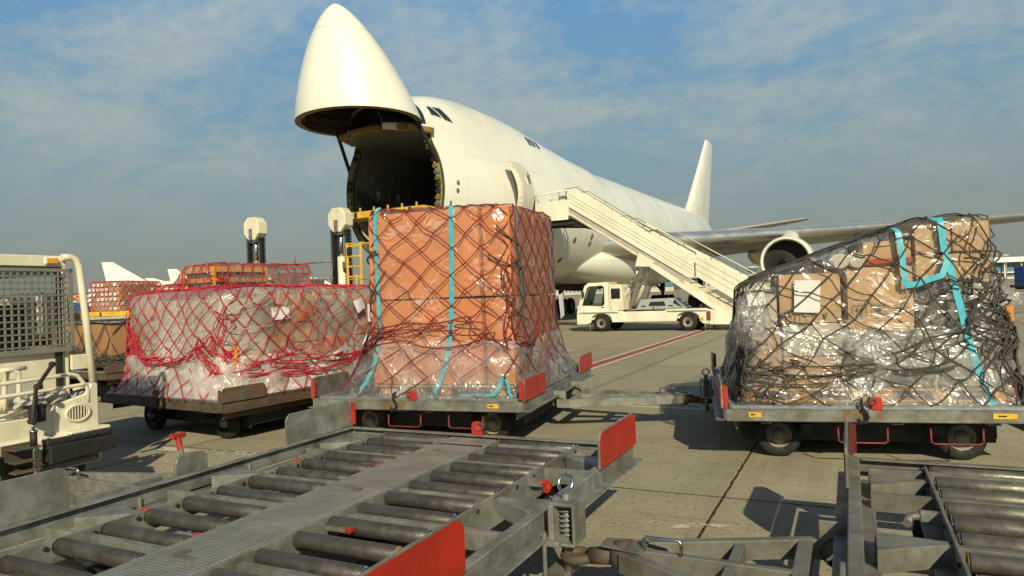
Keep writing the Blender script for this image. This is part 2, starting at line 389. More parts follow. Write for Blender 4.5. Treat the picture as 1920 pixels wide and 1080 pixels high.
    g.l(p.outputs[0], out.inputs[0]); return m
M['apron'] = apron_mat()
gm = MB(); S = 3000
gm.add([(-S, -200, 0), (S, -200, 0), (S, S, 0), (-S, S, 0)], [(0, 1, 2, 3)])
struct(gm.build('ground', M['apron']))
def paint(name, col, wear=.5, scale=7):
    m, nt, out = nodes(name); g = NT(nt)
    tc = g.n('ShaderNodeTexCoord').outputs['Object']
    a = g.noise(tc, scale, 7, .75); b = g.noise(tc, 1.3, 3)
    f = g.ramp(g.math('ADD', a, g.math('MULTIPLY', g.math('SUBTRACT', b, .5), .5)), [(wear - .04, 0.), (wear + .04, 1.)])
    p = g.n('ShaderNodeBsdfPrincipled'); p.inputs['Roughness'].default_value = .75
    c = g.mix(g.noise(tc, 30, 4), tuple(x * .75 for x in col), col); g.l(c, p.inputs['Base Color'])
    t = g.n('ShaderNodeBsdfTransparent'); mx = g.n('ShaderNodeMixShader')
    g.l(f, mx.inputs[0]); g.l(t.outputs[0], mx.inputs[1]); g.l(p.outputs[0], mx.inputs[2]); g.l(mx.outputs[0], out.inputs[0]); return m
M['pred'] = paint('worn_red_marking', (.33, .06, .045), .3, 3)
M['pwhite'] = paint('worn_white_marking', (.62, .60, .50), .36, 4)
M['pwhite2'] = paint('very_worn_white_marking', (.60, .58, .48), .49, 9)
M['pyel'] = paint('worn_yellow_marking', (.55, .36, .05), .42, 5)
AX = (math.sin(STAND), math.cos(STAND)); BX = (math.cos(STAND), -math.sin(STAND))
def ab(a, b, z=0): return (a * AX[0] + b * BX[0], a * AX[1] + b * BX[1], z)     # stand coordinates -> world
def strip(name, a0, a1, b0, b1, z, mat):
    struct(MB().add([ab(a0, b0, z), ab(a1, b0, z), ab(a1, b1, z), ab(a0, b1, z)], [(0, 1, 2, 3)]).build(name, mat))
strip('apron_marking', 11, 90, -5.48, -5.20, .004, M['pred'])
strip('apron_marking', 11, 90, -5.57, -5.48, .004, M['pwhite']); strip('apron_marking', 11, 90, -5.20, -5.11, .004, M['pwhite'])
def wstrip(x0, y0, x1, y1, w, mat):
    p, q = Vector((x0, y0, .004)), Vector((x1, y1, .004)); n = (q - p).normalized().cross(Vector((0, 0, 1))) * w / 2
    struct(MB().add([p + n, q + n, q - n, p - n], [(0, 1, 2, 3)]).build('apron_marking', mat))
wstrip(-3, 12.65, 10, 6.11, .075, M['pwhite2']); wstrip(-3, 12.27, 10, 5.61, .085, M['pwhite'])
wstrip(-4.2, 8.15, -2.6, 7.55, .16, M['pwhite2']); wstrip(.9, 4.9, 1.45, 4.75, .12, M['pwhite2']); 
wstrip(-2, 50, 9, 44.6, .14, M['pyel'])
# ---- aircraft hull functions: a = metres aft of the nose-door frame, b = port, z = height
def lerp(a, b, t): return a + (b - a) * t
def sst(x, a, b):
    t = max(0.0, min(1.0, (x - a) / (b - a))); return t * t * (3 - 2 * t)
def table(T, x):
    # monotone-ish cubic interpolation of a table of (x, y)
    if x <= T[0][0]: return T[0][1]
    for i in range(len(T) - 1):
        x0, y0 = T[i]; x1, y1 = T[i + 1]
        if x <= x1:
            h = x1 - x0
            d = (y1 - y0) / h
            dp = (y0 - T[i - 1][1]) / (x0 - T[i - 1][0]) if i > 0 else d
            dn = (T[i + 2][1] - y1) / (T[i + 2][0] - x1) if i + 2 < len(T) else d
            m0 = 0 if dp * d <= 0 else 2 * dp * d / (dp + d)
            m1 = 0 if dn * d <= 0 else 2 * dn * d / (dn + d)
            if i == 0: m0 = d
            t = (x - x0) / h
            return ((1 + 2 * t) * (1 - t) ** 2 * y0 + t * (1 - t) ** 2 * h * m0 + t * t * (3 - 2 * t) * y1 + t * t * (t - 1) * h * m1)
    return T[-1][1]
HW = [(-1, 2.05), (0, 2.25), (1.5, 2.52), (3, 2.74), (5, 2.97), (7, 3.1), (10, 3.2), (14, 3.25), (30, 3.25), (40, 3.1), (48, 2.5), (55, 1.7), (61, .75), (63, .35)]
ZB = [(-1, 3.2), (0, 2.95), (3, 2.5), (6, 2.3), (10, 2.2), (30, 2.2), (36, 2.4), (44, 3.4), (52, 4.9), (60, 6.3), (63, 6.8)]
ZT = [(-1, 8.2), (0, 8.4), (4, 8.55), (10, 8.75), (16, 9.0), (22, 9.15), (32, 9.25), (42, 9.4), (50, 9.45), (57, 9.2), (61, 8.7), (63, 8.1)]
UZ = [(-1.5, 8.5), (-.6, 8.85), (0, 9.1), (1, 9.5), (2.5, 9.82), (4.5, 9.98), (7, 9.97), (9, 9.8), (11.5, 9.5), (14, 9.25), (17, 9.0)]
UH = [(-1.5, 1.2), (-.6, 1.55), (0, 1.68), (1, 1.8), (3, 1.95), (6, 2.1), (10, 2.3), (17, 2.6)]
def section(a, th):
    """radius of the hull at station a in direction th (0 = port, 90 = up) about the lower-lobe centre"""
    zb, zt, hw = table(ZB, a), table(ZT, a), table(HW, a)
    zc = (zb + zt) / 2; hh = (zt - zb) / 2
    c, s = math.cos(th), math.sin(th)
    r1 = 1 / math.sqrt((c / hw) ** 2 + (s / hh) ** 2)
    r2 = 0
    if a < 17 and s > 0:
        uz, uh = table(UZ, a), table(UH, a)
        cz = 7.5; h2 = uz - cz
        if h2 > .3:
            d = cz - zc
            A = (c / uh) ** 2 + (s / h2) ** 2; B = -2 * s * d / h2 ** 2; C = (d / h2) ** 2 - 1
            D = B * B - 4 * A * C
            if D > 0: r2 = (-B + math.sqrt(D)) / (2 * A)
    if r2 > 0:
        k = .35
        h = max(k - abs(r1 - r2), 0) / k
        return max(r1, r2) + h * h * k * .25, zc
    return r1, zc
def hullpt(a, th, off=0):
    r, zc = section(a, th)
    return (a, (r + off) * math.cos(th), zc + (r + off) * math.sin(th))
# ------------------------------------------------------------------ the cargo aircraft
AP0 = (-4.3, 26.0, 0)
air = thing('cargo_aircraft', 'huge white four engine cargo jet with its nose swung up, loading beside the stairs', 'aircraft', AP0, math.pi / 2 - STAND)
def hp(a, th, off=0):
    p = hullpt(a, th, off); return Vector((p[0], -p[1], p[2]))
N = 88
stn = [0, .25, .5, 1, 1.5, 2, 2.6, 3.2, 4, 5, 6, 7, 8, 9, 10, 11, 12, 13, 14, 15, 16, 17, 18.5, 20, 23, 26, 30, 34, 38, 41, 44, 46, 48, 50, 52, 54, 56, 58, 60, 61.5, 63]
def fus_mat():
    m = surf('aircraft_skin_white', (.80, .79, .69), .28, 0, .04, .4, (.60, .58, .47), .3, .3, (1, 1, .3), coat=.3)
    nt = m.node_tree; g = NT(nt)
    p = [n for n in nt.nodes if n.type == 'BSDF_PRINCIPLED'][0]
    tc = g.n('ShaderNodeTexCoord').outputs['Object']; sp = g.n('ShaderNodeSeparateXYZ'); g.l(tc, sp.inputs[0])
    d1 = g.math('PINGPONG', g.math('ADD', sp.outputs[0], 100.3), 1.27); d2 = g.math('PINGPONG', g.math('ADD', sp.outputs[2], .35), .93)
    line = g.math('MAXIMUM', g.ramp(d1, [(.008, 1.), (.02, 0.)]), g.math('MULTIPLY', g.ramp(d2, [(.008, 1.), (.02, 0.)]), .8))
    src = p.inputs['Base Color'].links[0].from_socket
    g.l(g.mix(g.math('MULTIPLY', line, .24), src, (.3, .28, .2)), p.inputs['Base Color'])
    return m
M['skin'] = fus_mat()
f = MB()
f.grid(N, len(stn) - 1, lambda u, v: hp(stn[round(v * (len(stn) - 1))], u * 2 * math.pi), closeu=True)
f.build('fuselage', M['skin'], air)
# tail cone end
t = MB(); c63 = Vector((63.6, 0, 7.5))
t.grid(24, 3, lambda u, v: hp(63, u * 2 * math.pi).lerp(c63, v) + Vector((math.sin(v * math.pi / 2) * .3, 0, 0)), closeu=True); t.build('tail_cone', M['skin'], air)
# nose opening: ring frame with latches, hold behind it
r_ = MB(); r_.grid(N, 3, lambda u, v: hp(-.02 + .25 * (v > .9), u * 2 * math.pi, -.005 - .24 * min(v * 1.5, 1)), closeu=True, smooth=False)
r_.build('nose_frame_ring', M['primer'], air)
ri = MB(); ri.grid(N, 1, lambda u, v: hp(-.03 - .01 * v, u * 2 * math.pi, -.012 - .05 * v), closeu=True, smooth=False); ri.build('door_seal', M['dark'], air)
for k in range(-2, 15):
    for side in (0, 1):
        th = R(-38 + (k + 2) * 6.6); th = th if side == 0 else math.pi - th
        p = hp(-.09, th, -.14); q = hp(-.09, th, -.30)
        lb = MB(); lb.bar(p, q, .12, .12, (1, 0, 0)); lb.bar(hp(-.2, th + .02, -.18), hp(-.02, th + .02, -.18), .07, .05); lb.box(hp(-.1, th + .045, -.2), (.09, .07, .11))
        lb.build('latch', [M['primer'], M['dark'], M['galvd'], M['dark'], M['ochre']][(k * 2 + side) % 5], air, .008)
def holdpt(a, u):
    p = hp(max(a, .0), u * 2 * math.pi, -.33); p.x = a
    p.z = max(4.9, min(7.62, p.z)); return p
h = MB(); hs = [.12, 1, 2, 3, 4, 5.5, 7, 9, 11, 13, 15, 18]
h.grid(64, len(hs) - 1, lambda u, v: holdpt(hs[round(v * (len(hs) - 1))], u), closeu=True); h.build('hold_lining', M['liner'], air)
hb = MB(); hb.prism([(holdpt(18, i / 32).y, holdpt(18, i / 32).z) for i in range(32)], lambda u, v, d: (d, u, v), 17.9, 18.0); hb.build('hold_bulkhead', M['dark'], air)
for a in (1.3, 2.9, 4.5, 6.2, 8):
    fr = MB(); fr.tube([holdpt(a, u / 60) * 1 for u in range(10, 51)][8:], .035, 5)
    pts = [hp(a, R(180 - d), -.36) for d in range(-12, 36, 4)]
    fr = MB(); fr.tube([Vector((a, p.y, max(4.92, min(7.6, p.z)))) for p in pts], .03, 5); fr.build('hold_frame', M['galvd'], air)
for (a, d) in ((1.9, 10), (3.6, 12)):
    p = hp(a, R(180 - d), -.40); mb = MB(); mb.prism([(-.14, .2), (.14, .2), (0, -.22)], lambda u, v, dd: (p.x + u, p.y + dd, p.z + v), -.015, .015); mb.build('wall_placard', M['cardw'], air)
# cargo barrier net at the starboard side of the opening
nb = MB()
def bnet(u, v): return Vector((.25 + 2.1 * u, 1.95 - .15 * u, 4.95 + (1.15 - .95 * u) * v))
for i in range(13): nb.tube([bnet(i / 12, 0), bnet(i / 12, .5), bnet(i / 12, 1)], .012, 4)
for j in range(9): nb.tube([bnet(k / 6, j / 8) for k in range(7)], .012, 4)
nb.build('barrier_net', M['black'], air)
# cockpit nose cap that stays on the aeroplane above the opening
def cap(a, u):
    uh, uz = table(UH, a), table(UZ, a); z0 = 7.62
    k = math.sqrt(max(0, 1 - ((-a) / 1.75) ** 2.4)) if a < 0 else 1
    uh *= .35 + .65 * k
    an = math.pi * u
    return Vector((a, -uh * math.copysign(abs(math.cos(an)) ** .8, math.cos(an)), z0 + (uz - z0) * (max(0, math.sin(an)) ** .85)))
cs = [.3, 0, -.3, -.6, -.9, -1.15, -1.35, -1.5, -1.6]
cm = MB(); cm.grid(28, len(cs) - 1, lambda u, v: cap(cs[round(v * (len(cs) - 1))], u)); cm.build('cockpit_nose_cap', M['skin'], air)
cf = MB()
def chin(u, v):
    a = lerp(.2, -1.6, v); p = cap(a, 0); q = cap(a, 1); return Vector((a, lerp(p.y, q.y, u), 7.6 + .16 * v * v))
cf.grid(10, 8, chin); cf.build('cockpit_floor', M['liner'], air)
ch = MB()
for k, (s0, s1) in enumerate(((-1.35, -.62), (-.6, .1), (.12, .78), (.8, 1.4))):
    ch.box((-1.42 + .33 * abs((s0 + s1) / 2) ** 1.6, (s0 + s1) / 2, 7.74), (.3, s1 - s0, .22), rz=-.28 * (s0 + s1) / 2)
ch.box((-.55, -1.62, 7.72), (1.2, .25, .22), rz=-.3); ch.box((-.55, 1.62, 7.72), (1.2, .25, .22), rz=.3)
ch.build('cockpit_front_frame', M['ochre'], air, .03)
wf = MB(); wf.grid(24, 8, lambda u, v: cap(lerp(-.12, -1.58, v), .06 + .88 * u) + Vector((-.03, 0, .02))); wf.build('windshield', M['glassd'], air)
def hpatch(name, quad, mat, off=.012, grow=0, nu=4, nv=4, par=air):
    """patch lying on the hull: quad = 4 corners (a, deg)"""
    ca = sum(q[0] for q in quad) / 4; ct = sum(q[1] for q in quad) / 4
    Q = [(q[0] + (grow if q[0] > ca else -grow), q[1] + (grow if q[1] > ct else -grow) * 26) for q in quad]
    def fn(u, v):
        a = lerp(lerp(Q[0][0], Q[1][0], u), lerp(Q[3][0], Q[2][0], u), v); d = lerp(lerp(Q[0][1], Q[1][1], u), lerp(Q[3][1], Q[2][1], u), v)
        return hp(a, R(d), off)
    return MB().grid(nu, nv, fn).build(name, mat, par)
for sgn in (1, -1):
    fl = (lambda d: d) if sgn == 1 else (lambda d: 180 - d)
    for q in ([(.02, 70.5), (.30, 69.5), (.32, 64.5), (.12, 66)], [(.42, 69.5), (.70, 68.6), (1.0, 61), (.46, 63)], [(.84, 68.2), (1.24, 67.4), (1.62, 59), (1.16, 60.3)]):
        q = [(a, fl(d)) for a, d in q]
        fr = hpatch('cockpit_window', q, M['galv'], .008, .02); hpatch('pane', q, M['glassd'], .016, 0, par=fr)
    for a in (8.3, 8.75, 9.25):
        o = hpatch('cabin_window', [(a - .17, fl(65.5)), (a + .17, fl(65.5)), (a + .17, fl(58.5)), (a - .17, fl(58.5))], M['galv'], .008); 
        hpatch('pane', [(a - .12, fl(64.7)), (a + .12, fl(64.7)), (a + .12, fl(59.3)), (a - .12, fl(59.3))], M['glassd'], .014, par=o)
for a, d in ((.72, 5.9), (.68, -1.3)):
    p = hp(a, R(d), .0); n = (hp(a, R(d), 1) - p).normalized(); MB().rev(p, n, [(0, .09), (.03, .085), (.03, 0)], 14).build('static_port', M['galvd'], air)
MB().bar(hp(.3, R(-12), .02), hp(.3, R(-21), .02), .1, .04, (1, 0, 0)).build('hinge_fairing', M['galv'], air)
for a, d in ((10.86, -22.5), (13.05, -17.5), (13.03, -24.1), (10.29, -43)):
    p = hp(a, R(d), 0); n = (hp(a, R(d), 1) - p).normalized(); MB().rev(p, n, [(0, .17), (.02, .16), (.02, 0)], 14).build('drain_vent', M['galvd'] if a < 12 else M['galv'], air)
# forward port passenger door, swung out and forward
hpatch('dark_door_patch', [(4.55, -12), (6.02, -12), (6.18, 31), (4.7, 31)], M['black'], .014, 0, 6, 12)  # black patch painted on the hull for the dark inside the doorway
M['doorpale'] = surf('pale_primer', (.56, .52, .40), .5, 0, .1, 9, (.2, .18, .1), .4, 12)
dr = MB()
dpts = [hp(4.5, R(-12), .03)] + [hp(4.55 + .02 * k, R(-12 + 42 * k / 8), .03) for k in range(9)] + [hp(5.0, R(33.5), .03), hp(5.8, R(33.5), .03)] + [hp(6.2 - .012 * k, R(30 - 42 * k / 8), .03) for k in range(9)]
dr.tube(dpts, .05, 6, closed=True); dr.build('door_frame', M['doorpale'], air)
def doorpt(u, v, off):
    zc = lerp(5.0, 7.12, v); bow = .34 * (1 - (2 * (v - .35)) ** 2)
    edge = .16 * max(0, (v - .86) / .14) ** 2
    return Vector((lerp(3.85 + edge, 4.72 - edge, u), -(3.05 + bow + .10 * u + off), zc))
dd = MB()
dd.grid(8, 16, lambda u, v: doorpt(u, v, 0)); dd.grid(8, 16, lambda u, v: doorpt(u, v, .16))
for uu in (0, 1): dd.grid(1, 16, lambda u, v: doorpt(uu, v, .16 * u))
for vv in (0, 1): dd.grid(8, 1, lambda u, v: doorpt(u, vv, .16 * v))
door = dd.build('passenger_door', M['cardw'], air)
door.data.materials[0] = surf('door_lining_pale', (.52, .50, .42), .5, 0, .06, 4)
MB().grid(6, 8, lambda u, v: doorpt(.36 + .22 * u, .52 + .17 * v, .175)).build('door_window', M['cream'], door)
dh = MB(); dh.tube([doorpt(.72, .6, .2), doorpt(.74, .72, .27), doorpt(.66, .76, .27), doorpt(.68, .56, .22)], .025, 6); dh.build('handle', M['galvd'], door)
de = MB(); de.grid(1, 16, lambda u, v: doorpt(-.02, v, .17 * u) + Vector((-.12 * (1 - u), 0, 0))); de.build('door_edge', M['doorpale'], door)
for k in range(9):
    MB().box(doorpt(-.05, .06 + .1 * k, .1), (.03, .06, .05)).build('door_pin', M['dark'], door)
# ---------------- raised visor
TH = R(90.5); HA, HZ = -.057, 7.93
def vraise(p):
    f_, u_ = HA - p[0], p[2] - HZ
    return Vector((HA - (f_ * math.cos(TH) - u_ * math.sin(TH)), p[1], HZ + f_ * math.sin(TH) + u_ * math.cos(TH)))
VL = 3.816
def vpt(t, u, off=0):
    s = (max(0, 1 - max(0, t) ** 1.169)) ** .652
    hw, hh = 2.226 * s - off, 2.111 * s - off
    an = 2 * math.pi * u
    return vraise((-VL * t, max(hw, 0) * math.cos(an), lerp(6.081, 4.996, t) + max(hh, 0) * math.sin(an)))
vs_ = [0, .04, .1, .18, .27, .36, .45, .54, .62, .70, .735]
v1 = MB(); v1.grid(72, len(vs_) - 1, lambda u, v: vpt(vs_[round(v * (len(vs_) - 1))], u), closeu=True); visor = v1.build('nose_visor', M['white'], air)
rs = [.738, .79, .84, .88, .92, .95, .975, .99, .9985]
v2 = MB(); v2.grid(72, len(rs) - 1, lambda u, v: vpt(rs[round(v * (len(rs) - 1))], u), closeu=True); v2.build('radome', M['white'], visor)
v5 = MB(); v5.grid(72, 1, lambda u, v: vpt(.733 + .006 * v, u, .004), closeu=True); v5.build('radome_joint', M['galvd'], visor)
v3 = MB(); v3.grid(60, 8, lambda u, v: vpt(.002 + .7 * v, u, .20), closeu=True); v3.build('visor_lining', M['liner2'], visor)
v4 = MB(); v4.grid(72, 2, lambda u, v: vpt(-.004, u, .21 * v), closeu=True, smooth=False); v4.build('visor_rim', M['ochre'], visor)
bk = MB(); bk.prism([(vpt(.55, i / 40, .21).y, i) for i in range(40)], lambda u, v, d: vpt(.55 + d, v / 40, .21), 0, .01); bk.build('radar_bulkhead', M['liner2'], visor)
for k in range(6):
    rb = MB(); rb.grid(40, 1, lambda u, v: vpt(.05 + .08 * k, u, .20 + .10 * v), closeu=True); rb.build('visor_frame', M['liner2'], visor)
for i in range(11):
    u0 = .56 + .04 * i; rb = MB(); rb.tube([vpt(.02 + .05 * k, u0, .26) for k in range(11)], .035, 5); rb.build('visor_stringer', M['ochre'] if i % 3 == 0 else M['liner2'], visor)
for s in (-1, 1):
    MB().bar((-.05, s * 2.0, 6.6), (-1.1, s * 1.75, 8.1), .09, .12).build('visor_actuator', M['dark'], air)
    MB().tube([(.1, s * 1.55, 7.8), (-.25, s * 1.5, 8.1)], .09, 8).build('visor_hinge', M['dark'], air)
# ---------------- wings, engines
def wing_sec(b):
    le = 15.5 + (b - 3.2) * 1.076
    ch = table([(0, 15.5), (3.2, 14), (12.5, 8.8), (32.2, 3.4)], b)
    z = 4.25 + .077 * (b - 3.2) + .0012 * max(0, b - 12) ** 2 * .3
    return le, ch, z, lerp(.135, .085, min(1, b / 32))
def foil(x):      # half thickness
    return 5 * (.2969 * math.sqrt(x) - .126 * x - .3516 * x * x + .2843 * x ** 3 - .1015 * x ** 4)
XS = [1, .85, .7, .55, .4, .3, .2, .13, .08]
def wing(sgn, part, wedge):
    bs = [1.0, 3.2, 5, 8, 12.5, 16, 20, 24, 28, 31, 32.2]
    ring = [(x, 1) for x in XS] + [(x, -1) for x in XS[::-1]]
    ring2 = [(x, 1) for x in (.085, .05, .025, .01, .003)] + [(0, 0)] + [(x, -1) for x in (.003, .01, .025, .05, .085)]
    rg = ring if part == 0 else ring2
    def fn(u, v):
        b = bs[round(v * (len(bs) - 1))]; x, sg = rg[round(u * (len(rg) - 1))]
        le, c, z, tk = wing_sec(b)
        d = c * .03 * (1 - x) if sg > 0 else 0
        return Vector((le + x * c, -sgn * b, z - x * c * .045 + sg * foil(x) * tk * c * (.85 if sg < 0 else 1)))
    mb = MB(); mb.grid(len(rg) - 1, len(bs) - 1, fn, closeu=False)
    return mb
for sgn in (1, -1):
    w_ = wing(sgn, 0, 0).build('wing', M['wing'], air)
    wing(sgn, 1, 0).build('leading_edge', M['alu'], w_)
    for b in (9.3, 15.5):
        le, c, z, tk = wing_sec(b); x0 = le + c * .45; x1 = le + c * 1.12
        MB().rev((x0, -sgn * b, z - .9), (1, 0, -.06), [(0, .02), (.5, .28), (1.4, .46), (2.6, .52), (x1 - x0 - 1.6, .42), (x1 - x0, .03)], 16).build('flap_track_fairing', M['white2'], w_)
    for b, ai in ((11.9, 20.4), (21.2, 30.2)):
        le, c, z, tk = wing_sec(b); zc = z - 1.95
        e = MB(); e.rev((ai, -sgn * b, zc), (1, 0, 0), [(.9, 1.22), (.45, 1.2), (.15, 1.225), (.03, 1.265), (0, 1.30), (.04, 1.345), (.2, 1.40), (.7, 1.46), (1.6, 1.5), (2.8, 1.42), (3.6, 1.28), (3.62, 1.2), (3.2, 1.1)], 44)
        eng = e.build('engine', M['white'], air)
        MB().rev((ai - .012, -sgn * b, zc), (1, 0, 0), [(.35, 1.185), (.2, 1.205), (.05, 1.245), (.005, 1.29), (.03, 1.345), (.12, 1.378)], 44).build('inlet_lip', M['white2'], eng)
        MB().rev((ai, -sgn * b, zc), (1, 0, 0), [(.75, 1.21), (.8, .4), (.5, .28), (.2, 0)], 32).build('fan', M['black'], eng)
        MB().rev((ai, -sgn * b, zc), (1, 0, 0), [(.16, 1.20), (.5, 1.175), (.8, 1.17)], 44).build('inlet_duct', M['dark'], eng)
        MB().rev((ai + 3.3, -sgn * b, zc), (1, 0, 0), [(0, 1.05), (1.4, .8), (2.2, .62), (2.25, .4), (3.1, .05)], 24).build('exhaust_core', M['galvd'], eng)
        py = MB()
        def pyf(u, v, sgn=sgn, ai=ai, b=b, zc=zc, le=le, z=z):
            x = lerp(ai + .9, le + 3.5, u); w = .48 * max(0, math.sin(math.pi * min(1, .12 + u * .9))) ** .6
            zt = lerp(zc + 1.42, z + .1, min(1, u * 1.7) ** .8); zb_ = lerp(zc + 1.25, zc + .9, u)
            k = v * 2 - 1
            an = math.pi * v
            return Vector((x, -sgn * b + w * math.cos(an), lerp(zb_, zt, max(0, math.sin(an)) ** .5)))
        py.grid(12, 14, pyf); py.build('pylon', M['white2'], eng)
# wing to body fairing
def p0(x, e): return max(0.0, x) ** e
for sgn in (1, -1):
    def fair(u, v, sgn=sgn):
        s1 = p0(math.sin(math.pi * min(1, u * 1.02)), .55); s2 = p0(math.sin(math.pi * (.06 + .86 * v)), .9); s3 = p0(math.sin(math.pi * u), .5)
        return Vector((lerp(12.2, 36, u), -sgn * (1.2 + 2.75 * s1 * s2), 3.35 - 1.6 * s3 * math.cos(math.pi * v)))
    fb = MB(); fb.grid(24, 20, fair); fb.build('wing_root_fairing', M['skin'], air)
for a, b in ((17.2, 1.35), (19.2, 1.75)):
    d = -62 if a < 18 else -56
    MB().add([hp(a - 1.1, R(d + 3), .02), hp(a + .5, R(d - 4), .02), hp(a + .55, R(d + 5), .02)], [(0, 1, 2)]).build('air_inlet', M['black'], air)
# ---------------- tail
def tailfoil(name, secs, up, mat, le_mat=None):
    xs = [1, .8, .6, .4, .25, .12, .05, .015, 0]
    rg = [(x, 1) for x in xs] + [(x, -1) for x in xs[::-1][1:]]
    def fn(u, v):
        le, c, o1, o2, tk = secs[round(v * (len(secs) - 1))]; x, sg = rg[round(u * (len(rg) - 1))]
        h_ = sg * foil(x) * tk * c
        return Vector((le + x * c, o1 + (h_ if up else 0), o2 + (0 if up else h_)))
    return MB().grid(len(rg) - 1, len(secs) - 1, fn).build(name, mat, air)
tailfoil('tail_fin', [(46.5, 16, 0, 8.7, .05), (50.2, 12.6, 0, 9.7, .08), (52.5, 11, 0, 11.2, .1), (58.2, 7.4, 0, 15.6, .1), (62.2, 4.7, 0, 18.8, .1), (62.7, 4.3, 0, 19.2, .09), (63.6, 3, 0, 19.35, .03)], True, M['skin'])
for sgn in (1, -1):
    tailfoil('tailplane', [(51.5, 8, -sgn * .8, 7.1, .1), (52.5, 7.2, -sgn * 2, 7.35, .1), (57.8, 3, -sgn * 10.6, 8.55, .09), (58.6, 2.0, -sgn * 11, 8.6, .04)], False, M['wing'])
# ---------------- landing gear
def wheel(mb_t, mb_r, c, ax, rad, wid):
    c, ax = Vector(c), Vector(ax).normalized()
    mb_t.rev(c - ax * wid / 2, ax, [(.03, rad * .55), (0, rad * .75), (.02, rad * .92), (wid * .2, rad), (wid * .8, rad), (wid - .02, rad * .92), (wid, rad * .75), (wid - .03, rad * .55)], 24)
    mb_r.rev(c - ax * wid / 2, ax, [(.10, .02), (.10, rad * .3), (.05, rad * .52), (.02, rad * .57), (wid - .02, rad * .57), (wid - .05, rad * .52), (wid - .10, rad * .3), (wid - .1, .02)], 20)
def gear(a, b, tilt=0, four=True):
    top = 2.9
    s = MB(); s.cyl((a, -b, .62), (a, -b, 1.6), .11); s.cyl((a, -b, 1.5), (a, -b, top), .19)
    s.bar((a - .1, -b, 1.5), (a - 2.0, -b * .8, 2.6), .14, .14); s.bar((a, -b, 1.3), (a + .6, -b, .95), .08, .08); s.bar((a + .6, -b, .95), (a + .1, -b, .7), .08, .08)
    if four: s.bar((a - .8, -b, .62), (a + .8, -b, .62), .22, .24)
    o = s.build('landing_gear', M['dark'], air, .01)
    for da in ((-.75, .75) if four else (0,)):
        t, r = MB(), MB()
        for sd in (-.46, .46): wheel(t, r, (a + da, -b + sd, .62), (0, 1, 0), .62, .42)
        w = t.build('wheel_pair', M['tyre'], o); r.build('rim', M['galvd'], w)
    return o
for a, b in ((29.2, 5.4), (29.2, -5.4), (32.2, 1.9), (32.2, -1.9)): gear(a, b)
gear(1.9, 0, four=False)
for s in (-1, 1): MB().box((30, s * 3.6, 2.1), (2.2, .06, 1.2)).build('gear_door', M['skin'], air)
# small blade aerials under and over the body
for a, d in ((8, -80), (14, -84)):
    p = hp(a, R(d), -.02); n = (hp(a, R(d), 1) - p).normalized(); MB().bar(p, p + n * .35, .03, .3, (0, 1, 0)).build('blade_aerial', M['white2'], air)
tp = MB()
tp.grid(16, 10, lambda u, v: Vector((.9 + 1.0 * u, .9 + .8 * (v - .5), 4.92 + .38 * math.sin(math.pi * u) * math.sin(math.pi * v) * (1 + .4 * math.sin(9 * u + 5 * v)))))
tt = tp.build('folded_tarpaulin', surf('green_tarp', (.05, .12, .015), .6, 0, .4, 6)); tt.location = AP0; tt.rotation_euler = (0, 0, math.pi / 2 - STAND)
tag(tt, 'crumpled green tarpaulin lying on the hold floor inside the open aircraft nose', 'tarpaulin')
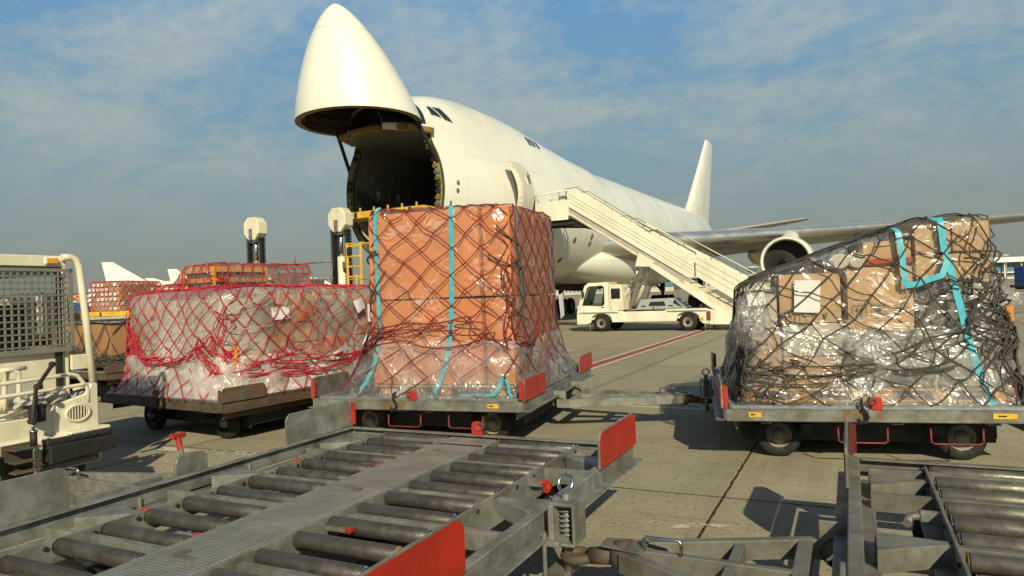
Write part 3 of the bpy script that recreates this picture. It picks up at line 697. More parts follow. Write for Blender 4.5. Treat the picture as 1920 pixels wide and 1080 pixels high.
# ------------------------------------------------------------------ pallet dollies
DL, DW = 3.3, 2.6          # length along the rollers' row, width across; deck rail top .53
def plate_poly(L, h, c=.05):
    return [(0, 0), (L, 0), (L, h - c), (L - c * .4, h - c * .35), (L - c, h), (c, h), (c * .35, h - c * .4), (0, h - c)]
def make_dolly(label, loc, rz, detail=True, loaded=False, redlen=.8, m_rail='galv', m_plate='red', drawbar=True, roll='roller', reach=1.36, psides=(-1, 1), ph=.235, m_lever='red', m_rim='rim'):
    """local x runs across the rails towards the coupling (drawbar at -x), local y along the rails"""
    d = thing('pallet_dolly', label, 'dolly', loc, rz, 'roller pallet dollies')
    hw, hl = DW / 2, DL / 2
    mr = M[m_rail]
    # side rails: a Z section with a plate flange out and a lower lip
    for s in (-1, 1):
        b = MB()
        b.box((s * (hw - .014), 0, .47), (.018, DL, .095)); b.box((s * (hw - .028), 0, .5215), (.064, DL, .011)); b.box((s * (hw + .022), 0, .4185), (.09, DL, .011)); b.box((s * (hw - .075), 0, .40), (.10, DL - .2, .012)); b.box((s * (hw - .12), 0, .36), (.014, DL - .2, .09))
        b.build('side_rail', mr, d, .006)
    for s in (-1, 1):
        b = MB(); x0 = hw - .003
        b.box((0, s * (hl - .014), .47), (2 * hw - .05, .016, .10)); b.box((0, s * (hl - .035), .5205), (2 * hw - .13, .068, .011)); b.box((0, s * (hl - .012), .421), (2 * hw - .05, .085, .010))
        e = b.build('end_rail', mr, d, .005)
        if loaded or s > 0:
            mb = MB(); mb.prism([(-.045, 0), (.045, 0), (.045, .09), (.025, .115), (-.025, .115), (-.045, .10)], lambda u, v, q, s=s: (u, s * (hl - .02) + q, .515 + v), -.022, .022)
            st = mb.build('end_stop', M['red'] if m_plate != 'rust' else M['rust'], e, .006)
            MB().rev((.035, s * (hl - .02) - .03, .595), (0, 1, 0), [(0, .034), (.06, .034), (.06, .016), (0, .016), (0, .034)], 16).build('stop_eye', M['redd'] if m_plate != 'rust' else M['rust'], st)
    # guide plates at the four corners of the long sides
    for sx in psides:
        for sy in (-1, 1):
            b = MB(); y0 = sy * hl; L = redlen
            b.prism(plate_poly(L, ph), lambda u, v, q, sx=sx, sy=sy, y0=y0: (sx * (hw + .006) + q * sx, y0 - sy * u, .528 + v), -.008, .008)
            outer = b.build('guide_plate', mr, d, .003)
            b = MB(); b.prism(plate_poly(L - .012, ph - .01), lambda u, v, q, sx=sx, sy=sy, y0=y0: (sx * (hw + .006) + q * sx, y0 - sy * (u + .004), .53 + v), .0085, .0125); b.build('plate_face', M[m_plate], outer)
            b = MB(); b.prism([(0, 0), (.07, .025), (.07, ph - .035), (0, ph - .015)], lambda u, v, q, sx=sx, sy=sy, y0=y0: (sx * (hw - .006 - u * .6), y0 - sy * .004 + u * 0 + q, .53 + v), -.006, .006); b.build('plate_flange', M[m_plate], outer)
    # longitudinal stringers carrying the rollers, walkway down the middle
    xs = [-.88, -.215, .215, .88]
    for k, x in enumerate(xs):
        b = MB(); b.box((x, 0, .445), (.016, DL - .1, .12)); b.box((x + (.045 if x > 0 else -.045) * (1 if abs(x) > .5 else -1), 0, .388), (.09, DL - .1, .012))
        s_ = b.build('stringer', mr, d, .003)
        if abs(x) > .5 and detail:
            for j in range(13):
                MB().cyl((x - .02, -hl + .16 + .25 * j, .475), (x + .02, -hl + .16 + .25 * j, .475), .012, n=6).build('axle_bolt', M['dark'], s_)
    ys = [hl - .12, hl - .70, hl - 1.45, hl - 1.95, hl - 2.70]
    for y in ys:
        for x0, x1 in ((-hw + .105, -.24), (.24, hw - .105)):
            b = MB(); b.box(((x0 + x1) / 2, y, .432), (x1 - x0, .012, .09)); b.box(((x0 + x1) / 2, y + .016, .480), (x1 - x0, .044, .010)); b.build('cross_member', mr, d, .003)
    if not loaded or detail:
        b = MB(); wk = M['tread']
        b.box((0, -.12, .503), (.40, DL - .45, .012)); b.box((0, hl - .18, .503), (.40, .20, .012)); b.box((-.2, -.12, .485), (.012, DL - .45, .03)); b.box((.2, -.12, .485), (.012, DL - .45, .03))
        w_ = b.build('walkway', wk, d, .003)
        for y in (hl - .62, hl - 1.62, -hl + .5):
            b = MB(); b.box((.02, y, .512), (.12, .05, .016)); b.box((-.05, y + .03, .515), (.03, .1, .02)); b.build('drain_slot', M['galvd'], w_, .003)
    n = 13
    for side in (-1, 1):
        for j in range(n):
            y = hl - .075 - .25 * j
            x0, x1 = side * .245, side * .855
            b = MB(); b.rev((x0, y, .470), (side, 0, 0), [(0, .012), (0, .036), (.006, .042), (.6, .042), (.606, .036), (.607, .012)], 20)
            r = b.build('roller', M[roll], d)
            if detail:
                MB().rev((side * .853, y, .470), (side, 0, 0), [(0, .0417), (.004, .041), (.006, .028), (.006, .01)], 18).build('roller_cap', M['chrome'] if (j * 5) % 3 else M['ochre'], r)
    # gussets outside the stringers, corner plates
    if detail:
        for sx in (-1, 1):
            for y in (hl - .55, hl - 1.62, -hl + .75):
                b = MB(); b.prism([(0, 0), (.26, .18), (.26, .22), (0, .26)], lambda u, v, q, sx=sx, y=y: (sx * (hw - .11 - u * 1.1), y + v, .40 + q), -.012, .09); b.build('gusset', mr, d, .003)
            for y in (hl - .13, -hl + .13, hl - 2.74):
                b = MB(); b.prism([(0, 0), (.3, 0), (0, .26)], lambda u, v, q, sx=sx, y=y: (sx * (hw - .105 - u), y - v * (1 if y > 0 else -1), .36 + q), -.006, .006); b.build('corner_plate', mr, d)
            for y in (hl - .95, hl - 2.2):
                b = MB(); b.tube([(sx * .90, y, .46), (sx * .99, y, .46), (sx * 1.03, y - .01, .45), (sx * 1.04, y - .08, .44)], .022, 8); lv = b.build('lock_lever', M[m_lever], d)
                MB().box((sx * .93, y, .46), (.1, .05, .05)).build('lever_block', M['galv'], lv, .004)
        for x, y in ((-.35, hl - .98), (.35, hl - 2.15), (-.35, hl - 2.5)):
            b = MB(); b.box((x, y, .478), (.14, .035, .02)); lk = b.build('pallet_lock', M['galv'], d, .003); MB().box((x + .08, y, .482), (.035, .045, .026)).build('lock_tip', M['red'], lk, .004)
    # underframe, axles, wheels
    b = MB()
    for x in (-.55, .55): b.box((x, 0, .30), (.10, DL - .5, .10))
    for y in (-1.0, 1.0): b.box((0, y, .26), (1.75, .10, .10))
    b.box((0, 0, .30), (1.2, .3, .08))
    if loaded:
        for y in (-hl + .55, hl - .55): b.box((0, y, .265), (2.2, .03, .26))
        for x in (-1.1, 1.1): b.box((x, 0, .28), (.03, DL - 1.1, .22))
    b.build('underframe', M['dark'], d, .005)
    for y in (-.98, .98):
        for s in (-1, 1):
            x = s * .78
            t, r = MB(), MB(); c = (x, y, .205)
            wheel(t, r, c, (1, 0, 0), .205, .13)
            # the wheels of a tow dolly roll along the train (local x): axis along y
            t, r = MB(), MB(); c = (x, y + math.copysign(.22, y), .205); wheel(t, r, c, (0, 1, 0), .205, .13)
            w = t.build('wheel', M['tyre'], d); rr = r.build('rim', M[m_rim], w)
            for sg in (-1, 1):
                hb = MB(); hb.rev((c[0], c[1] + sg * .04, c[2]), (0, sg, 0), [(0, .07), (.02, .065), (.045, .045), (.05, 0)], 12)
                for q in range(5):
                    an = q * 2 * math.pi / 5; p = Vector((c[0] + .055 * math.cos(an), c[1] + sg * .045, c[2] + .055 * math.sin(an))); hb.cyl(p, p + Vector((0, sg * .02, 0)), .009, n=6)
                hb.build('hub', M['galvd'], w)
    for y in (-hl + .18, hl - .18):
        for x in ((-.62, .12) if m_plate == 'red' else ()):
            s_ = 1 if y > 0 else -1; yy = s_ * (hl - .03)
            b = MB(); b.tube([(x - .2, yy, .36), (x - .2, yy + s_ * .005, .24), (x - .17, yy + s_ * .005, .225), (x + .17, yy + s_ * .005, .225), (x + .2, yy + s_ * .005, .24), (x + .2, yy, .36)], .010, 6); b.build('step_loop', M['maroon'], d)
    # coupling at +x: bracket, sprung pin with a ring
    b = MB()
    b.box((hw + .07, 0, .40), (.10, .26, .03)); b.box((hw + .075, 0, .22), (.12, .24, .03)); b.box((hw + .045, .125, .32), (.02, .022, .26)); b.box((hw + .045, -.125, .32), (.02, .022, .26))
    b.box((hw + .185, 0, .485), (.016, .17, .20)); b.box((hw + .07, 0, .485), (.03, .2, .20)); b.box((hw + .125, 0, .585), (.13, .168, .018)); b.box((hw + .125, 0, .385), (.13, .168, .016))
    cp = b.build('coupling_bracket', mr, d, .006)
    b = MB(); b.cyl((hw + .12, 0, .20), (hw + .12, 0, .64), .022, n=12); b.build('coupling_pin', M['galvd'], cp)
    b = MB(); hel = [(hw + .12 + .036 * math.cos(t * .55), .036 * math.sin(t * .55), .40 + .17 * t / 80) for t in range(81)]; b.tube(hel, .006, 5); b.build('spring', M['galv'], cp)
    b = MB(); b.tube([(hw + .12 + .038 * math.cos(t * math.pi / 10), .045 * math.sin(t * math.pi / 10) * .5, .675 + .038 * math.sin(t * math.pi / 10)) for t in range(20)], .009, 6, closed=True); b.build('pin_ring', M['chrome'], cp)
    if drawbar:
        make_drawbar(d, mr, reach=reach)
    return d
def make_drawbar(d, mr, z0=.32, z1=.33, reach=1.36):
    hw = DW / 2
    b = MB()
    x0 = -hw - .08; x1 = -hw - reach + .42
    for s in (-1, 1):
        b.bar((x0 - .1, s * .46, z0), (x1, s * .075, z1), .055, .10)
        b.bar((x0 + .05, s * .46, z0), (x0 - .12, s * .46, z0), .05, .10)
    b.bar((x0 - .12, -.46, z0), (x0 - .12, .46, z0), .07, .096)
    b.bar((lerp(x0, x1, .45), -.27, z0), (lerp(x0, x1, .45), .27, z0), .05, .09)
    b.bar((x0 - .12, 0, z0), (x1, 0, z1), .045, .094)
    b.prism([(0, -.10), (0, .10), (-.22, .06), (-.22, -.06)], lambda u, v, q: (x1 + .1 + u, v, z1 + q), .052, .062)
    bar = b.build('drawbar', mr, d, .006)
    b = MB(); b.tube([(x1 + .28, -.03, z1 + .05), (x1 + .28, -.03, z1 + .11), (x1 + .27, -.03, z1 + .12), (x1 + .11, -.03, z1 + .12), (x1 + .10, -.03, z1 + .11), (x1 + .10, -.03, z1 + .055)], .009, 6); b.build('grab_handle', M['chrome'], bar)
    b = MB(); b.cyl((x1 + .02, 0, z1), (x1 - .06, 0, z1), .085, .07, 14); b.cyl((x1 - .05, 0, z1), (x1 - .19, 0, z1 - .02), .048, .042, 12)
    b.build('drawbar_neck', M['rust'], bar)
    b = MB(); b.tube([(x1 - .26 + .065 * math.cos(t * math.pi / 9), .065 * math.sin(t * math.pi / 9), z1 - .03) for t in range(18)], .026, 8, closed=True); b.build('tow_eye', M['rust'], bar)
    for s in (-1, 1):
        b = MB(); b.rev((x0 + .02, s * .40, z0), (0, s, 0), [(0, .07), (.05, .07), (.055, .03), (.08, .028), (.08, 0)], 14); b.build('pivot', M['dark'], bar)
        MB().box((x0 + .03, s * .44, z0 + .06), (.18, .02, .18)).build('pivot_lug', mr, bar, .006)
def tread():
    m, nt, out = nodes('ribbed_tread_plate'); g = NT(nt)
    tc = g.n('ShaderNodeTexCoord').outputs['Object']
    br = g.n('ShaderNodeTexBrick'); br.inputs['Scale'].default_value = 1; br.inputs['Brick Width'].default_value = .034; br.inputs['Row Height'].default_value = .024; br.inputs['Mortar Size'].default_value = .0028; br.inputs['Mortar Smooth'].default_value = .4
    br.offset = 0; g.l(g.map(tc, (1, 1, 1), (0, 0, 0)), br.inputs['Vector'])
    c = g.ramp(g.noise(tc, 5, 6, .65), [(.3, (.19, .185, .155)), (.7, (.36, .35, .30))])
    c = g.mix(g.math('MULTIPLY', br.outputs['Fac'], .6), c, (.07, .062, .045))
    p = g.n('ShaderNodeBsdfPrincipled'); p.inputs['Metallic'].default_value = .25; p.inputs['Roughness'].default_value = .5; g.l(c, p.inputs['Base Color'])
    g.l(g.bump(br.outputs['Fac'], .6, -.004), p.inputs['Normal']); g.l(p.outputs[0], out.inputs[0]); return m
M['tread'] = tread()
def dolly_at(corner, az, which, flip=False):
    """centre and heading from one known corner; az = bearing of the rails; corner 'fr' far right / 'fl' far left / 'nr' near right / 'nl' near left"""
    a = R(az); e = Vector((math.cos(a), -math.sin(a), 0)); f = Vector((math.sin(a), math.cos(a), 0))
    c = Vector((*corner, 0)); sx = -1 if which[1] == 'r' else 1; sy = -1 if which[0] == 'f' else 1
    c = c + e * sx * DW / 2 + f * sy * DL / 2
    return tuple(c), -a + (math.pi if flip else 0)
l, r = dolly_at((.852, 5.10), 26, 'fr')
make_dolly('empty grey roller dolly in the foreground coupled behind the cream tug', l, r, reach=1.95)
FG = (l, r)
ea = R(26); br_c = (.852 + math.cos(ea) * 1.42 + math.sin(ea) * .03, 5.10 - math.sin(ea) * 1.42 + math.cos(ea) * .03)
l, r = dolly_at(br_c, 26, 'fl')
make_dolly('empty roller dolly cut off by the bottom right corner of the picture', l, r, reach=1.42, m_lever='galvd', m_plate='maroon', roll='rollerl', m_rail='galvd')  # plates take the darker red with shade painted into the colour
l, r = dolly_at((.08, 7.28), 18.8, 'nr', True)
make_dolly('dolly with red plates under the tall orange brown carton load', l, r, loaded=True, detail=False, reach=1.9)
MID = (l, r)
l, r = dolly_at((1.91, 6.43), 14.6, 'nl', True)
make_dolly('dolly carrying the clear wrapped load in a grey net at right', l, r, loaded=True, detail=False, drawbar=False)
RGT = (l, r)
l, r = dolly_at((-3.39, 7.97), 32, 'nr')
make_dolly('rusty brown dolly under the load in the bright red net', l, r, loaded=True, redlen=.62, ph=.17, psides=(1,), m_rim='dark', detail=False, m_rail='rust', m_plate='rust', drawbar=False)  # rim colour darkened to paint in the shade over the wheels
LFT = (l, r)
l, r = dolly_at((-7.2, 12.2), 32, 'nr')
make_dolly('dark dolly under the brown boarded crate behind the tug', l, r, loaded=True, redlen=.6, ph=.15, m_rim='dark', detail=False, m_rail='rust', m_plate='rust', drawbar=False)  # dark rims paint in wheel shade here too
LFB = (l, r)

def rail_fittings(dolly, labels, cx, front):
    """chain, rusty patch and yellow load plates on the near end rail; front = sign of local y of the near end"""
    er = [k for k in kids(dolly) if k.name.startswith('end_rail') and True]
    y = front * (DL / 2 - .002)
    for x, w in labels:
        b = MB(); b.box((x, y, .472), (w, .006, .045)); lb = b.build('load_plate', M['yellow'], dolly)
        MB().box((x + .02, y + front * .004, .474), (w * .35, .004, .012)).build('plate_mark', M['black'], lb)
    pts = [(cx, y - front * .02, .60), (cx + .01, y + front * .012, .575), (cx + .005, y + front * .025, .54), (cx - .03, y + front * .03, .49), (cx - .035, y + front * .03, .45), (cx - .01, y + front * .03, .42), (cx + .03, y + front * .03, .415), (cx + .035, y + front * .03, .44)]
    lk = MB()
    P = [Vector(p) for p in pts]; k = 0
    for i in range(len(P) - 1):
        for t in (0, .34, .67):
            c = P[i].lerp(P[i + 1], t); d_ = (P[i + 1] - P[i]).normalized(); sd_ = d_.cross(Vector((0, 1, 0))).normalized(); n_ = d_.cross(sd_)
            s_ = sd_ if k % 2 else n_; k += 1
            lk.tube([c + d_ * .022 * math.cos(a * math.pi / 5) + s_ * .012 * math.sin(a * math.pi / 5) for a in range(10)], .0045, 5, closed=True)
    lk.build('chain', M['dark'], dolly)
    b = MB(); b.grid(6, 2, lambda u, v: Vector((cx + .16 * (u - .5) * 2, y + front * .0025 - front * .006, .424 + .094 * v))); b.build('rust_stain', M['rstain'], dolly)
def rstain():
    m, nt, out = nodes('rust_stain'); g = NT(nt); tc = g.n('ShaderNodeTexCoord').outputs['Object']
    f = g.ramp(g.noise(tc, 9, 5, .65), [(.48, 0.), (.62, .85)])
    d = g.n('ShaderNodeBsdfDiffuse'); d.inputs[0].default_value = (.30, .14, .02, 1); t = g.n('ShaderNodeBsdfTransparent'); mx = g.n('ShaderNodeMixShader')
    g.l(f, mx.inputs[0]); g.l(t.outputs[0], mx.inputs[1]); g.l(d.outputs[0], mx.inputs[2]); g.l(mx.outputs[0], out.inputs[0]); return m
M['rstain'] = rstain()
for o in [o for o in bpy.data.objects if o.get('category') == 'dolly']:
    if 'red plates under' in o['label']: rail_fittings(o, [(-.95, .13)], .22, 1)
    if 'clear wrapped load' in o['label']: rail_fittings(o, [(1.02, .11), (-.98, .18)], .12, 1)
    if o['label'].startswith('rusty brown'): rail_fittings(o, [], .1, -1)
# ------------------------------------------------------------------ net covered pallet loads
def nz(x, y, z, s=1.0): return noise.noise(Vector((x * s, y * s, z * s)))
class Hull:
    """wrapped load: v 0..1 climbs the sides, 1..2 runs in over the top; u goes round front, right, back, left"""
    def __init__(s, bot, top, H, p=4, rnd=.12, bulge=.02, seed=0, dome=0, bs=2.2, sh=.02):
        s.b, s.t, s.H, s.p, s.rnd, s.bu, s.sd, s.dome, s.bs, s.sh = bot, top, H, p, rnd, bulge, seed, dome, bs, sh
    def xy(s, u, E):
        x0, x1, y0, y1 = E
        u = u % 1.0; q = min(3, int(u * 4)); t = u * 4 - q
        x, y = ((lerp(-1, 1, t), -1), (1, lerp(-1, 1, t)), (lerp(1, -1, t), 1), (-1, lerp(1, -1, t)))[q]
        # round the corners
        k = s.rnd; n = (abs(x) ** 8 + abs(y) ** 8) ** (1 / 8); f = lerp(1, 1 / n, min(1, k * 6))
        x *= f; y *= f
        return (x0 + x1) / 2 + x * (x1 - x0) / 2, (y0 + y1) / 2 + y * (y1 - y0) / 2
    def h(s, x, y): return s.H(x, y) if callable(s.H) else s.H
    def __call__(s, u, v, off=0, flat=False):
        k = min(v, 1)
        w = (1 - k) ** s.p
        E = [t + (b - t) * w for b, t in zip(s.b, s.t)]
        x, y = s.xy(u, E); cx, cy = (E[0] + E[1]) / 2, (E[2] + E[3]) / 2
        if v <= 1:
            z = k * s.h(x, y)
            if k > .93: sh = (k - .93) / .07; f = 1 - s.sh * sh * sh; x = cx + (x - cx) * f; y = cy + (y - cy) * f
        else:
            f = (2 - v) * .98; x = cx + (x - cx) * f; y = cy + (y - cy) * f
            z = s.h(x, y) + s.dome * (1 - f)
        d = Vector((x - cx, y - cy, 0)); d = d.normalized() if d.length > 1e-4 else Vector((0, 0, 1))
        if v > 1: d = Vector((0, 0, 1))
        elif v > .9: d = (d + Vector((0, 0, (v - .9) * 10))).normalized()
        bl = 0 if flat else s.bu * (nz(x + s.sd, y, z, s.bs) + .6 * nz(x, y + s.sd, z, s.bs * 2.3))
        fade = min(1, k * 8)
        return Vector((x, y, z)) + d * (off + bl * fade)
    def idx(s, i, nf, ns):
        n = 2 * (nf + ns); i = i % n
        for q, c in enumerate((nf, ns, nf, ns)):
            if i < c or q == 3: return .25 * q + .25 * i / c
            i -= c
    def net(s, mb, nf, ns, rows, r, seed=1, jit=.25, sag=.03, off=.02, sides=5, sub=3, keep=None, fl=0):
        rng = random.Random(seed); n = 2 * (nf + ns)
        pos = {}
        for j, v in enumerate(rows):
            dv = (rows[min(j + 1, len(rows) - 1)] - rows[max(j - 1, 0)]) / 2
            for i in range(n):
                edge = j == 0
                pos[j, i] = (i + (.5 if j % 2 else 0) + (0 if edge else rng.uniform(-jit, jit) * .5), v + (0 if edge else rng.uniform(-jit, jit) * dv * .7))
        for j in range(len(rows) - 1):
            for i in range(n):
                a = pos[j, i]
                for di in ((0, -1) if j % 2 == 0 else (0, 1)):
                    b = pos[j + 1, (i + di) % n]
                    bi = b[0]
                    while bi - a[0] > n / 2: bi -= n
                    while a[0] - bi > n / 2: bi += n
                    sg = (rng.random() ** 4) * 2 * sag; lx = rng.uniform(-.035, .035)
                    if keep and not keep(s.idx((a[0] + bi) / 2 % n, nf, ns), (a[1] + b[1]) / 2): continue
                    pts = []
                    for k in range(sub + 1):
                        t = k / sub; q = math.sin(math.pi * t)
                        pts.append(s(s.idx(lerp(a[0], bi, t) + lx * q, nf, ns), max(0.003, lerp(a[1], b[1], t) - sg * q), off + fl * (1 - min(1, lerp(a[1], b[1], t))) ** 3 + .004 * q))
                    mb.tube(pts, r * rng.uniform(.85, 1.15), sides, False)
        # knots
        for (j, i), a in pos.items():
            u = s.idx(a[0] % n, nf, ns)
            if keep and not keep(u, a[1]): continue
            p = s(u, max(.003, a[1]), off + fl * (1 - min(1, a[1])) ** 3)
            mb.rev(p - Vector((0, 0, r * 1.7)), (0, 0, 1), [(0, 0), (r * .6, r * 1.6), (r * 1.7, r * 2), (r * 2.8, r * 1.6), (r * 3.4, 0)], 6)
    def swag(s, mb, a, b, drop, n, r, seed, spread=.05, off=.03, loops=.0):
        rng = random.Random(seed)
        if a[0] - b[0] > .5: a = (a[0] - 1, a[1])
        for k in range(n):
            ju, jv = rng.uniform(-spread, spread) * .3, rng.uniform(-spread, spread) * .6
            ku, kv = rng.uniform(-spread, spread) * .3, rng.uniform(-spread, spread) * .6
            dd = drop * rng.uniform(.75, 1.25); o = off + rng.uniform(0, .035); ph = rng.uniform(0, 6.3); wv = rng.uniform(.2, 1) * loops
            pts = []
            for i in range(13):
                t = i / 12; q = 4 * t * (1 - t)
                pts.append(s(lerp(a[0] + ju, b[0] + ku, t) + wv * .02 * math.sin(9 * t + ph), max(.01, lerp(a[1] + jv, b[1] + kv, t) - dd * q + wv * .05 * math.sin(7 * t + ph)), o + .02 * q))
            mb.tube(pts, r * rng.uniform(.8, 1.15), 5, False)
    def ribbon(s, mb, path, w, off=.03, n=24):
        pts = []
        for i in range(n + 1):
            x = i / n * (len(path) - 1); k = min(int(x), len(path) - 2); t = x - k
            pts.append(s(lerp(path[k][0], path[k + 1][0], t), lerp(path[k][1], path[k + 1][1], t), off))
        vs = []
        for i, p in enumerate(pts):
            t = (pts[min(i + 1, n)] - pts[max(i - 1, 0)]).normalized()
            u0 = lerp(path[0][0], path[-1][0], i / n)
            out = Vector((0, -1, 0)) if (u0 % 1) < .25 else (Vector((1, 0, 0)) if (u0 % 1) < .5 else Vector((-1, 0, 0)))
            if abs(t.dot(out)) > .8: out = Vector((0, 0, 1))
            sd_ = t.cross(out).normalized() * w / 2
            vs += [p - sd_, p + sd_]
        mb.add(vs, [(2 * i, 2 * i + 1, 2 * i + 3, 2 * i + 2) for i in range(n)], True)
    def skin(s, mb, nu=150, nv=46, off=.012, wr=.012, sc=5, vmax=1.97, seed=0, fold=0):
        def fn(u, v):
            v *= vmax
            p = s(u, v, off)
            d = wr * (nz(p.x + seed, p.y, p.z * .45, sc) + .7 * abs(nz(p.x, p.y + seed, p.z * .6, sc * 2.3)))
            if fold: d += fold * (1 - min(1, v)) * abs(nz(u * 46 + seed, v * 1.2, 3.3, 1))
            q = s(u, v, off + d)
            if v < .10: q.z = max(.004, q.z); 
            return q
        mb.grid(nu, nv, fn, closeu=True)
def carton(name, mat, par, x0, x1, y0, y1, z0, z1, bul=.012, tape=None, tapez=False, seed=0):
    mb = MB(); c = Vector(((x0 + x1) / 2, (y0 + y1) / 2, (z0 + z1) / 2)); hs = Vector(((x1 - x0) / 2, (y1 - y0) / 2, (z1 - z0) / 2))
    for ax in range(3):
        for sg in (-1, 1):
            def fn(u, v, ax=ax, sg=sg):
                a, b = u * 2 - 1, v * 2 - 1
                p = [0, 0, 0]; p[ax] = sg; p[(ax + 1) % 3] = a; p[(ax + 2) % 3] = b
                q = Vector((p[0] * hs.x, p[1] * hs.y, p[2] * hs.z))
                m = (1 - a * a) * (1 - b * b)
                n_ = [0, 0, 0]; n_[ax] = sg
                w = bul * m * (.6 + 1.4 * nz(q.x + c.x + seed, q.y + c.y, q.z + c.z, 2.5))
                e = 1 - .012 * (abs(a) ** 10 + abs(b) ** 10)
                return c + q * e + Vector(n_) * w
            mb.grid(6, 6, fn, smooth=True)
    o = mb.build(name, mat, par)
    if tape:
        t = MB(); zc = (z0 + z1) / 2; w = .03
        if tapez: t.box(((x0 + x1) / 2, y0 - bul * .5, tapez if isinstance(tapez, float) else zc), (x1 - x0 + .004, .016 + bul, .045))
        else: t.box(((x0 + x1) / 2, (y0 + y1) / 2, zc), (.05, y1 - y0 + 2 * bul + .012, z1 - z0 + 2 * bul + .012))
        t.build('tape', tape, o)
    return o
def sheet_of_paper(par, x, y, z, w, h, mat=None, rot=0, curl=.02, ax='y'):
    mb = MB(); c, s_ = math.cos(rot), math.sin(rot)
    def fn(u, v):
        a, b = (u - .5) * w, (v - .5) * h
        p, q = a * c - b * s_, a * s_ + b * c
        o = curl * (math.sin(u * 2.6) * v)
        return Vector((x + p, y - o, z + q)) if ax == 'y' else Vector((x + o, y + p, z + q))
    mb.grid(6, 6, fn); return mb.build('paper_label', mat or M['paper'], par)
def base_sheet(par, w=2.44, l=3.18):
    b = MB(); b.box((0, 0, -.012), (w, l, .02)); b.box((0, -l / 2 - .004, -.008), (w, .03, .028)); b.box((0, l / 2 + .004, -.008), (w, .03, .028)); b.box((-w / 2 - .004, 0, -.0085), (.03, l, .027)); b.box((w / 2 + .004, 0, -.0085), (.03, l, .027))
    o = b.build('pallet_base', M['sheet'], par, .003)
    return o
ZP = .545
# ---- A: tall orange brown cartons, maroon net
lo = Vector(MID[0])
LA = thing('cargo_pallet', 'tall orange brown carton load under clear film, maroon net and cyan straps', 'cargo load', (lo.x, lo.y, ZP), -R(18.8), 'netted air cargo pallets')
base_sheet(LA)
TA = (-.60, 1.17, -1.50, .27)
HA_ = Hull((-1.16, 1.2, -1.54, 1.45), (TA[0] - .02, TA[1] + .02, TA[2] - .02, TA[3] + .02), lambda x, y: 2.12 - .03 * (x + .6) + .02 * (y + 1.5), 6, .16, .012, 3)
ws = MB()
for y in (-1.35, -.6, .1):
    for x in (-.45, .3, 1.0): ws.box((x, y, .05), (.12, .14, .09))
ws.box((.28, -.62, .11), (1.7, 1.7, .022)); ws.build('wooden_pallet', M['wood'], LA, .005)
k = 0
for (x0, x1) in ((-.58, .80), (.83, 1.15)):
    for (z0, z1) in ((.13, 1.09), (1.10, 2.09)):
        for (y0, y1) in ((-1.49, -.62), (-.60, .26)):
            k += 1; carton('carton', M['cardo'], LA, x0, x1, y0 + .012 * (k % 3), y1, z0, z1, .016, None, seed=k)
fm = MB(); HA_.skin(fm, 190, 60, .016, .010, 3.2, seed=1); fm.build('plastic_wrap', M['film'], LA)
fm = MB(); HB_ = Hull((-1.2, 1.24, -1.58, 1.48), (TA[0] - .05, TA[1] + .05, TA[2] - .05, TA[3] + .05), .62, 1.6, .16, .05, 9, bs=4); HB_.skin(fm, 220, 26, .02, .018, 3.5, vmax=.98, seed=4, fold=.10); fm.build('plastic_wrap', M['film3'], LA)
nm = MB(); HA_.net(nm, 5, 6, [0, .10, .19, .265, .34, .415, .49, .565, .64, .715, .79, .865, .94, .995, 1.12, 1.3, 1.5, 1.75], .0062, 5, .16, .012, .03, fl=.05)
cn = nm.build('cargo_net', M['ropemar'], LA)
nm = MB()
for (a, b, d, n, sd_) in (((.035, .36), (.145, .40), .02, 4, 1), ((.145, .40), (.25, .29), -.02, 3, 2), ((.0, .24), (.035, .36), .02, 4, 3), ((.03, .31), (.20, .35), .04, 1, 4), ((.25, .3), (.33, .35), .06, 4, 5), ((.235, .72), (.245, .28), .0, 4, 6), ((.985, .35), (.99, .02), 0, 5, 7)):
    HA_.swag(nm, a, b, d, n, .0075, sd_, .05, .045, .7)
nm.build('gathered_cord', M['ropemar'], LA)
nm = MB()
for i, (a, b, d) in enumerate((((.225, .9), (.275, .8), .02), ((.21, .75), (.29, .68), .03), ((.275, .8), (.30, .45), .0), ((.24, .68), (.29, .74), .0), ((.23, .55), (.30, .40), .04), ((.24, .42), (.30, .55), .02), ((.985, .83), (.03, .77), .01), ((.985, .72), (.025, .79), .0), ((.98, .62), (.03, .55), .0), ((.98, .45), (.04, .68), .02), ((.99, .3), (.03, .35), .02), ((.24, .3), (.31, .2), .03))):
    nm = MB(); HA_.swag(nm, a, b, d, 1, .0095, 20 + i, .0, .015); nm.build('tie_rope', M['ropegrey'], LA)
for path, w in (([(.04, .02), (.032, .25), (.025, .5), (.022, .8), (.022, .985), (.022, 1.02)], .045), ([(.143, .0), (.148, .3), (.151, .55), (.153, .8), (.154, .985), (.154, 1.05)], .055), ([(.295, .03), (.30, .3), (.285, .6), (.275, .85), (.275, .97)], .03), ([(.335, .03), (.325, .2), (.322, .35)], .03), ([(.425, .02), (.43, .3), (.44, .6), (.445, .97)], .03)):
    mb = MB(); HA_.ribbon(mb, path, w, .03); mb.build('strap', M['cyan'], LA)
mb = MB(); pts = [(.55, -1.545, .02), (.75, -1.565, .03), (.92, -1.57, .03), (1.0, -1.575, .10), (1.03, -1.575, .2), (1.07, -1.575, .23), (1.10, -1.575, .16), (1.12, -1.575, .05), (1.13, -1.575, .01)]
vs = []
for i, p in enumerate(pts): vs += [Vector(p) + Vector((-.018, 0, .018)), Vector(p) + Vector((.018, 0, -.012))]
mb.add(vs, [(2 * i, 2 * i + 1, 2 * i + 3, 2 * i + 2) for i in range(len(pts) - 1)], True); mb.build('strap', M['cyan'], LA)
